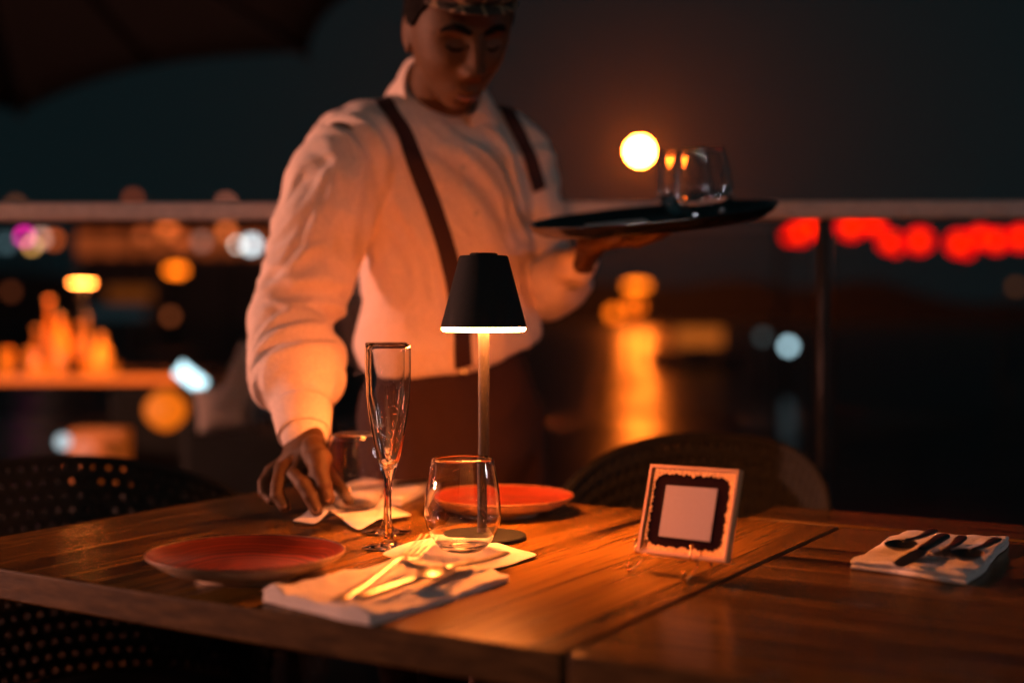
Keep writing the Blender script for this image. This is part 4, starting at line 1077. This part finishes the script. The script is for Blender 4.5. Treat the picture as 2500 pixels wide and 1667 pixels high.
def bottle(px, top, r, Y, k, lab):
    p = P(px, 900, Y); h = P(px, top, Y).z - TZ
    t = thing('bottle', lab, 'bottle', (p.x, p.y, TZ), 0, 'amber bottles on the distant table')
    b = MB(); b.lathe([(0, 0), (r, 0), (r, h * .50), (r * .8, h * .60), (r * .35, h * .72), (r * .32, h * .95), (0, h * .95)], 28); b.build('glass_body', M['wicker'] if k < 0 else amb[k], t)
    b = MB(); b.lathe([(0, h * .955), (r * .6, h * .955), (r * .6, h), (0, h)], 20); b.build('stopper', amb[2] if k == 1 else M['brass'], t)
for a_ in ((122, 728, .026, 6.5, 1, 'tallest amber bottle left of the distant lamp'), (150, 765, .040, 6.4, 0, 'broad amber bottle touching the tallest one'), (196, 790, .036, 6.7, 1, 'dim amber bottle under the distant lamp'), (214, 765, .022, 6.3, 0, 'slim bright bottle just right of the distant lamp pole'), (250, 812, .040, 6.5, 2, 'short bright bottle right of the distant lamp'), (92, 800, .026, 6.6, 1, 'short dim bottle at the left of the cluster'), (176, 850, .030, 6.2, -1, 'short black bottle in front of the amber cluster')): bottle(*a_)
# seat with pale cushion and cloth, right of that table
def lounge():
    p = P(405, 1100, 5.4); t = thing('armchair', 'armchair with a glowing orange cushion right of the distant table', 'chair', (p.x, p.y, 0), R(10))
    b = MB(); b.box((0, 0, .22), (.5, .5, .24)); b.build('seat', M['wicker'], t, smooth=True, bevel=.04)
    b = MB(); b.box((0, .27, .52), (.5, .07, .42)); b.build('backrest', M['wicker'], t, smooth=True, bevel=.03)
    for sx in (-1, 1):
        b = MB(); b.box((sx * .285, 0, .36), (.055, .55, .26)); b.build('armrest', M['wicker'], t, smooth=True, bevel=.02)
        for sy in (-1, 1):
            b = MB(); b.box((sx * .2, sy * .2, .05), (.04, .04, .1)); b.build('leg', M['black'], t, smooth=False)
lounge()
def cushion(px, py, Y, w_, h_, m, lab, rot=0, name='cushion'):
    c = P(px, py, Y); b = MB(); n = 16; vs = []; fs = []
    for sd_ in (1, -1):
        for j in range(n + 1):
            for i in range(n + 1):
                x, y = 2 * i / n - 1, 2 * j / n - 1; e = (1 - x ** 4) * (1 - y ** 4); k = 1 - .10 * (1 - abs(x)) * 0 - .08 * (x * x * y * y)
                vs.append((x * w_ / 2 * (1 - .06 * (1 - y * y)), sd_ * .06 * e ** .6, y * h_ / 2 * (1 - .06 * (1 - x * x))))
    for s_ in range(2):
        for j in range(n):
            for i in range(n):
                q = s_ * (n + 1) ** 2 + j * (n + 1) + i; fs.append((q, q + 1, q + n + 2, q + n + 1))
    b.add(vs, fs); o = b.build(name, m, None, angle=80, loc=c); o.rotation_euler = (0, R(rot), 0); return tag(o, lab, 'cushion')
ob = glow('orange lantern paper', (1.0, 0.17, 0.005), 1.15)
def paper_lantern(px, py, Y, r, h, lab, m=None):
    c = P(px, py, Y); t = thing('lantern', lab, 'lantern', (c.x, c.y, c.z - h))
    b = MB(); b.lathe([(0, 0)] + [(r * (math.sin(PI * (i + 1) / 14)) ** .6, 2 * h * (i + 1) / 14) for i in range(13)] + [(0, 2 * h)], 32); b.build('shade', m or ob, t)
    b = MB(); b.lathe([(0, 2 * h + .001), (r * .3, 2 * h + .001), (r * .3, 2 * h + .02), (0, 2 * h + .02)], 20); b.build('cap', M['black'], t)
paper_lantern(405, 1000, 5.35, .085, .085, 'glowing orange paper lantern resting on the armchair right of the distant table')
cushion(600, 935, 3.4, .11, .20, M['shirt'], 'pale upright cushion just left of the waiter sleeve', 24)
cushion(555, 995, 3.5, .17, .12, M['shirt'], 'pale low cushion leaning under the upright one', -6)
# sofa carrying them
p = P(575, 1120, 3.6); t = thing('lounge_seat', 'small dark lounge seat under the two pale cushions', 'seat', (p.x + .02, p.y, 0))
b = MB(); b.box((0, 0, .33), (.44, .50, .34)); b.build('seat', M['wicker'], t, bevel=.05)
b = MB(); b.box((0, .22, .60), (.44, .08, .28)); b.build('backrest', M['wicker'], t, bevel=.03)
for sx in (-1, 1):
    for sy in (-1, 1):
        b = MB(); b.box((sx * .17, sy * .18, .08), (.05, .05, .16)); b.build('leg', M['black'], t, smooth=False)
# phone with a bright screen
c = P(467, 921, 5.2); t = thing('phone', 'bright white tilted phone screen above the orange lantern', 'phone', c); t.rotation_euler = (0, R(38), 0)
b = MB(); b.box((0, 0, 0), (.135, .009, .066)); b.build('case', M['black'], t, smooth=False, bevel=.003)
b = MB(); b.box((0, -.0052, 0), (.125, .001, .058)); b.build('screen', glow('white screen', (0.62, 0.92, 1.0), 3.4), t, smooth=False)
# floor lights low on the far deck
def low_light(px, py, Y, r, c, s, lab):
    p = P(px, py, Y); t = thing('floor_lamp', lab, 'lamp', (p.x, p.y, 0)); h = p.z
    b = MB(); b.ell((0, 0, h), (r, r, r), n=12); b.build('globe', glow('globe light', c, s), t)
    b = MB(); b.loft([(0, 0, .01), (0, 0, h - r * .9)], [.02, .015], n=10); b.build('pole', M['black'], t)
    b = MB(); b.lathe([(0, 0), (.08, 0), (.08, .012), (0, .014)], 24); b.build('base', M['black'], t)
low_light(155, 1078, 5.0, .028, (0.72, .85, .9), 1.1, 'small white globe lamp low behind the left chair')
low_light(203, 1095, 4.9, .040, (1.0, .22, .10), .95, 'pinkish globe lamp beside the small white one')
low_light(490, 955, 5.1, .010, (1.0, .2, .01), 7, 'tiny orange glowing lamp under the bright phone')
p = P(245, 1115, 5.2)
b = MB(); b.box((0, 0, 0), (.22, .12, .22)); o = b.build('planter_box', noisy(mat('orange timber with painted glow', (0.55, 0.20, 0.06), 0.6, emis=(1, .16, .01), estr=.22), 20, .3), None, smooth=False, bevel=.01, loc=(p.x, p.y, p.z)); tag(o, 'square timber box with a painted glow behind the left chair', 'box')  # faint emission put into the timber to imitate light falling on it
b = MB(); b.box((0, 0, 0), (.30, .16, p.z - .112)); o = b.build('plinth', M['concrete'], None, smooth=False, bevel=.01, loc=(p.x, p.y, (p.z - .112) / 2)); tag(o, 'dark plinth under the glowing timber box', 'plinth')

# ------------------------------------------------------------------ harbour front far off
QY = 62
b = MB(); b.box((-26, QY + 6, WZ / 2 + .2), (50, 14, 2.6)); b.build('quay', M['concrete'], smooth=False)['kind'] = 'structure'
def street_lamp(px, py, r, c, s, lab, Y=58, base=WZ, sq=(1, 1)):
    p = P(px, py, Y); t = thing('street_lamp', lab, 'lamp', (p.x, p.y, base), 0, 'harbour lamps')
    b = MB(); h = p.z - base; b.ell((0, 0, h), (r * sq[0], r * sq[0], r * sq[1]), n=12); b.build('globe', glow('harbour globe', c, s), t)
    b = MB(); b.loft([(0, 0, .02), (0, 0, h - r * sq[1] * .95)], [.09, .05], n=10); b.build('pole', M['post'], t)
    return t
hl_ = [(552, 497, .20, (1, .28, .16), 1.2, 'upper dim pink harbour lamp above the rail left of the waiter'),
       (552, 565, .22, (1, .19, .04), 2.4, 'orange harbour lamp just under the pink one'),
       (614, 598, .24, (.80, .92, .95), 5.0, 'brightest white harbour lamp next to the waiter sleeve'),
       (580, 598, .10, (1, .75, .6), 9.0, 'small pinkish white lamp left of the brightest white one'),
       (492, 590, .22, (1, .42, .30), 1.0, 'dim rosy harbour lamp left of the pair by the sleeve'),
       (60, 578, .18, (1, .02, .42), 5.0, 'magenta harbour lamp near the left edge'),
       (78, 600, .13, (1, .45, .10), 7.0, 'yellow harbour lamp touching the magenta one'),
       (100, 582, .20, (1, .50, .36), 2.6, 'pale pink harbour lamp right of the magenta one'),
       (132, 586, .20, (1, .15, .02), 2.2, 'deep orange lamp at the right of the magenta group'),
       (16, 594, .22, (.3, .5, .55), .7, 'faint teal harbour lamp left of the magenta one'),
       (325, 487, .20, (1, .18, .06), .7, 'faint red lamp above the rail at left'),
       (38, 502, .20, (1, .3, .12), .45, 'faintest brown lamp above the rail near the edge'),
       (408, 560, .26, (1, .17, .03), 2.0, 'orange lamp in the middle of the lit facade'),
       (440, 585, .24, (1, .15, .03), 1.3, 'weaker orange lamp at the right of the facade'),
       (350, 575, .24, (1, .17, .04), .9, 'dim orange lamp at the left of the facade'),
       (416, 772, .17, (1, .2, .05), 1.0, 'dim brown orange lamp low over the quay'),
       (27, 712, .18, (1, .2, .06), .45, 'very dim orange lamp low near the left edge')]
for a_ in hl_: street_lamp(a_[0], a_[1], a_[2], a_[3], a_[4], a_[5])
bigl = street_lamp(1562, 370, 1.42, (1.0, .145, .010), 1800, 'huge glaring white and orange flood lamp over the water', 250)
street_lamp(1555, 697, .54, (1, .155, .004), 6.5, 'wide flat orange lamp straight below the glaring flood lamp', 58, sq=(1, .28))
street_lamp(1498, 765, .26, (1, .14, .004), 4.0, 'small orange lamp left of the bright streak on the water', 58)
street_lamp(1548, 748, .42, (1, .13, .004), 3.2, 'orange glow added as the top of the bright streak on the water', 64)  # added globe imitating the upper end of the water reflection
street_lamp(430, 660, .40, (1, .155, .004), 7, 'wide flat orange lamp left of the waiter sleeve', 56, sq=(1, .42))
# facade with lit windows
def facade(x0, x1, z0, h, Y, lab, rows, c, s):
    t = thing('building', lab, 'building', ((x0 + x1) / 2, Y, z0)); W0 = x1 - x0
    b = MB(); b.box((0, 2.5, h / 2), (W0, 5, h)); b.build('walls', M['wallfar'], t, smooth=False)
    b = MB(); b.box((0, 2.5, h + .12), (W0 + .5, 5.5, .24)); b.build('roof', M['concrete'], t, smooth=False)
    g = glow('lit window', c, s)
    for zz, n_, wf in rows:
        for i in range(n_):
            x = -W0 / 2 + W0 * (i + .5) / n_
            q = MB(); q.box((x, -.05, zz), (W0 / n_ * wf, .10, 1.05)); q.build('window', g, t, smooth=False)
pl = P(150, 620, QY); pr_ = P(690, 620, QY)
facade(pl.x, pr_.x, -.1 + .0, 5.6, QY + 2, 'long harbour building with a row of lit orange windows', [(4.45, 9, .72)], (1, .16, .03), .42)
pl = P(268, 700, QY - 2); pr_ = P(372, 700, QY - 2)
# boats
def boat(px, Y, Lh, lab, cab=None, col_=(1, .2, .02), s=3, zc=None, cw=1.1, ch=.35):
    p = P(px, 800, Y); t = thing('boat', lab, 'boat', (p.x, Y, WZ)); b = MB()
    b.loft([(-Lh / 2, 0, .45), (-Lh / 4, 0, .38), (Lh / 4, 0, .38), (Lh / 2, 0, .6)], [(.35, .45), (.9, .5), (.85, .5), (.1, .3)], side=(0, 1, 0), n=20); b.build('hull', M['hull'], t)
    zc = zc if zc else 2.2
    b = MB(); b.box((0, 0, (.8 + zc - ch / 2 - .02) / 2), (Lh * .3, 1.1, zc - ch / 2 - .82)); b.build('cabin', M['hull'], t, smooth=False, bevel=.05)
    b = MB(); b.box((0, 0, zc), (cw, 1.0, ch)); b.build('lit_cabin_window', glow('boat light', col_, s), t, smooth=False)
    b = MB(); b.box((0, 0, zc + ch / 2 + .06), (cw + .3, 1.3, .1)); b.build('cabin_roof', M['hull'], t, smooth=False)
boat(1706, 60, 4, 'low boat with a long dim orange lit window strip', s=.55, zc=P(1706, 822, 60).z - WZ, cw=2.0, ch=.75)
boat(318, 57, 6, 'boat with a faint brown lit cabin in front of the harbour building', s=.16, zc=P(318, 718, 57).z - WZ, cw=1.7, ch=.6)
boat(285, 50, 5, 'boat with a faint teal lit cabin at the left', col_=(.3, .6, .7), s=.035, zc=P(290, 762, 50).z - WZ, cw=2.0, ch=.45)
street_lamp(1925, 845, .13, (.62, .90, 1.0), 4.5, 'cold white lamp low over the water right of the orange reflection', 40)
street_lamp(1862, 822, .13, (.4, .5, .5), .35, 'faint grey lamp left of the cold white lamp', 40)
street_lamp(2480, 700, .16, (1, .25, .05), .4, 'faint orange lamp at the right edge', 58)
# red lanterns in a row
red_shell = bpy.data.materials.new('red lantern paper'); red_shell.use_nodes = True
N_, L_ = red_shell.node_tree.nodes, red_shell.node_tree.links; N_.clear()
om = N_.new('ShaderNodeOutputMaterial'); mx = N_.new('ShaderNodeMixShader'); em = N_.new('ShaderNodeEmission'); tr_ = N_.new('ShaderNodeBsdfTransparent')
em.inputs[0].default_value = (1, 0.0005, 0.0, 1); em.inputs[1].default_value = 2.2; tr_.inputs[0].default_value = (1, .22, .02, 1); mx.inputs[0].default_value = .90
L_.new(tr_.outputs[0], mx.inputs[1]); L_.new(em.outputs[0], mx.inputs[2]); L_.new(mx.outputs[0], om.inputs[0])
core = glow('lantern bulb', (1, .22, .0), 20)
def red_lantern(px, py, r, lab, Y=20):
    c = P(px, py, Y); t = thing('red_lantern', lab, 'lantern', (c.x, c.y, c.z), 0, 'red lanterns along the right')
    b = MB(); b.ell((0, 0, 0), (r, r, r * .88), n=16); b.build('paper_shade', red_shell, t)
    b = MB(); b.ell((0, 0, 0), (r * .36, r * .36, r * .42), n=10); b.build('bulb', core, t)
    b = MB(); b.lathe([(0, r * .86), (r * .3, r * .86), (r * .3, r), (0, r)], 16); b.build('cap', M['black'], t)
    b = MB(); b.loft([(0, 0, -r * .9), (0, 0, -r * 1.6)], [.02, .035], n=8); b.build('tassel', M['strap'], t)
red = [(1952, 570, .17, 'leftmost red lantern of the row on the right'), (1982, 555, .15, 'red lantern touching the leftmost, left of the dark rail post'), (2078, 555, .19, 'first red lantern right of the dark rail post'),
       (2132, 550, .15, 'red lantern second from the dark post'), (2172, 590, .16, 'low red lantern third from the dark post'), (2244, 588, .19, 'red lantern with bright core in the middle right'),
       (2342, 595, .19, 'large red lantern after the gap'), (2392, 580, .16, 'red lantern right of the large one'), (2432, 588, .17, 'red lantern last but one at the right'), (2492, 582, .18, 'red lantern cut by the right edge'), (1928, 578, .10, 'small red lantern hanging low beside the leftmost one'), (2188, 606, .09, 'small red lantern hanging lowest of the row'), (2360, 612, .10, 'small red lantern below the large one after the gap')]
for a_ in red: red_lantern(*a_)
# string carrying them
b = MB(); pts = [P(1905, 520, 20)] + [P(x, y - r * 3210 / 20, 20) for x, y, r, _ in sorted(red)] + [P(2700, 520, 20)]
b.loft(pts, [.012] * len(pts), n=6)
t = thing('lantern_string', 'thin dark string carrying the red lanterns between two posts', 'string', (pts[0].x, 20, WZ)); o = b.build('cord', M['post'], t); o.location = -V(t.location)
for q in (pts[0], pts[-1]):
    b = MB(); b.loft([(q.x - t.location.x, 0, 0), (q.x - t.location.x, 0, q.z - WZ)], [.05, .04], n=10); b.build('post', M['post'], t)

# ------------------------------------------------------------------ night haze
hz = bpy.data.materials.new('night haze'); hz.use_nodes = True
N_, L_ = hz.node_tree.nodes, hz.node_tree.links; N_.clear()
om = N_.new('ShaderNodeOutputMaterial'); pv = N_.new('ShaderNodeVolumePrincipled')
pv.inputs['Density'].default_value = 0.00010; pv.inputs['Color'].default_value = (0.9, 0.92, 0.95, 1); pv.inputs['Anisotropy'].default_value = 0.8
L_.new(pv.outputs[0], om.inputs['Volume'])
b = MB(); b.box((0, 285, 24), (860, 640, 56)); o = b.build('haze', hz, smooth=False); o['kind'] = 'stuff'
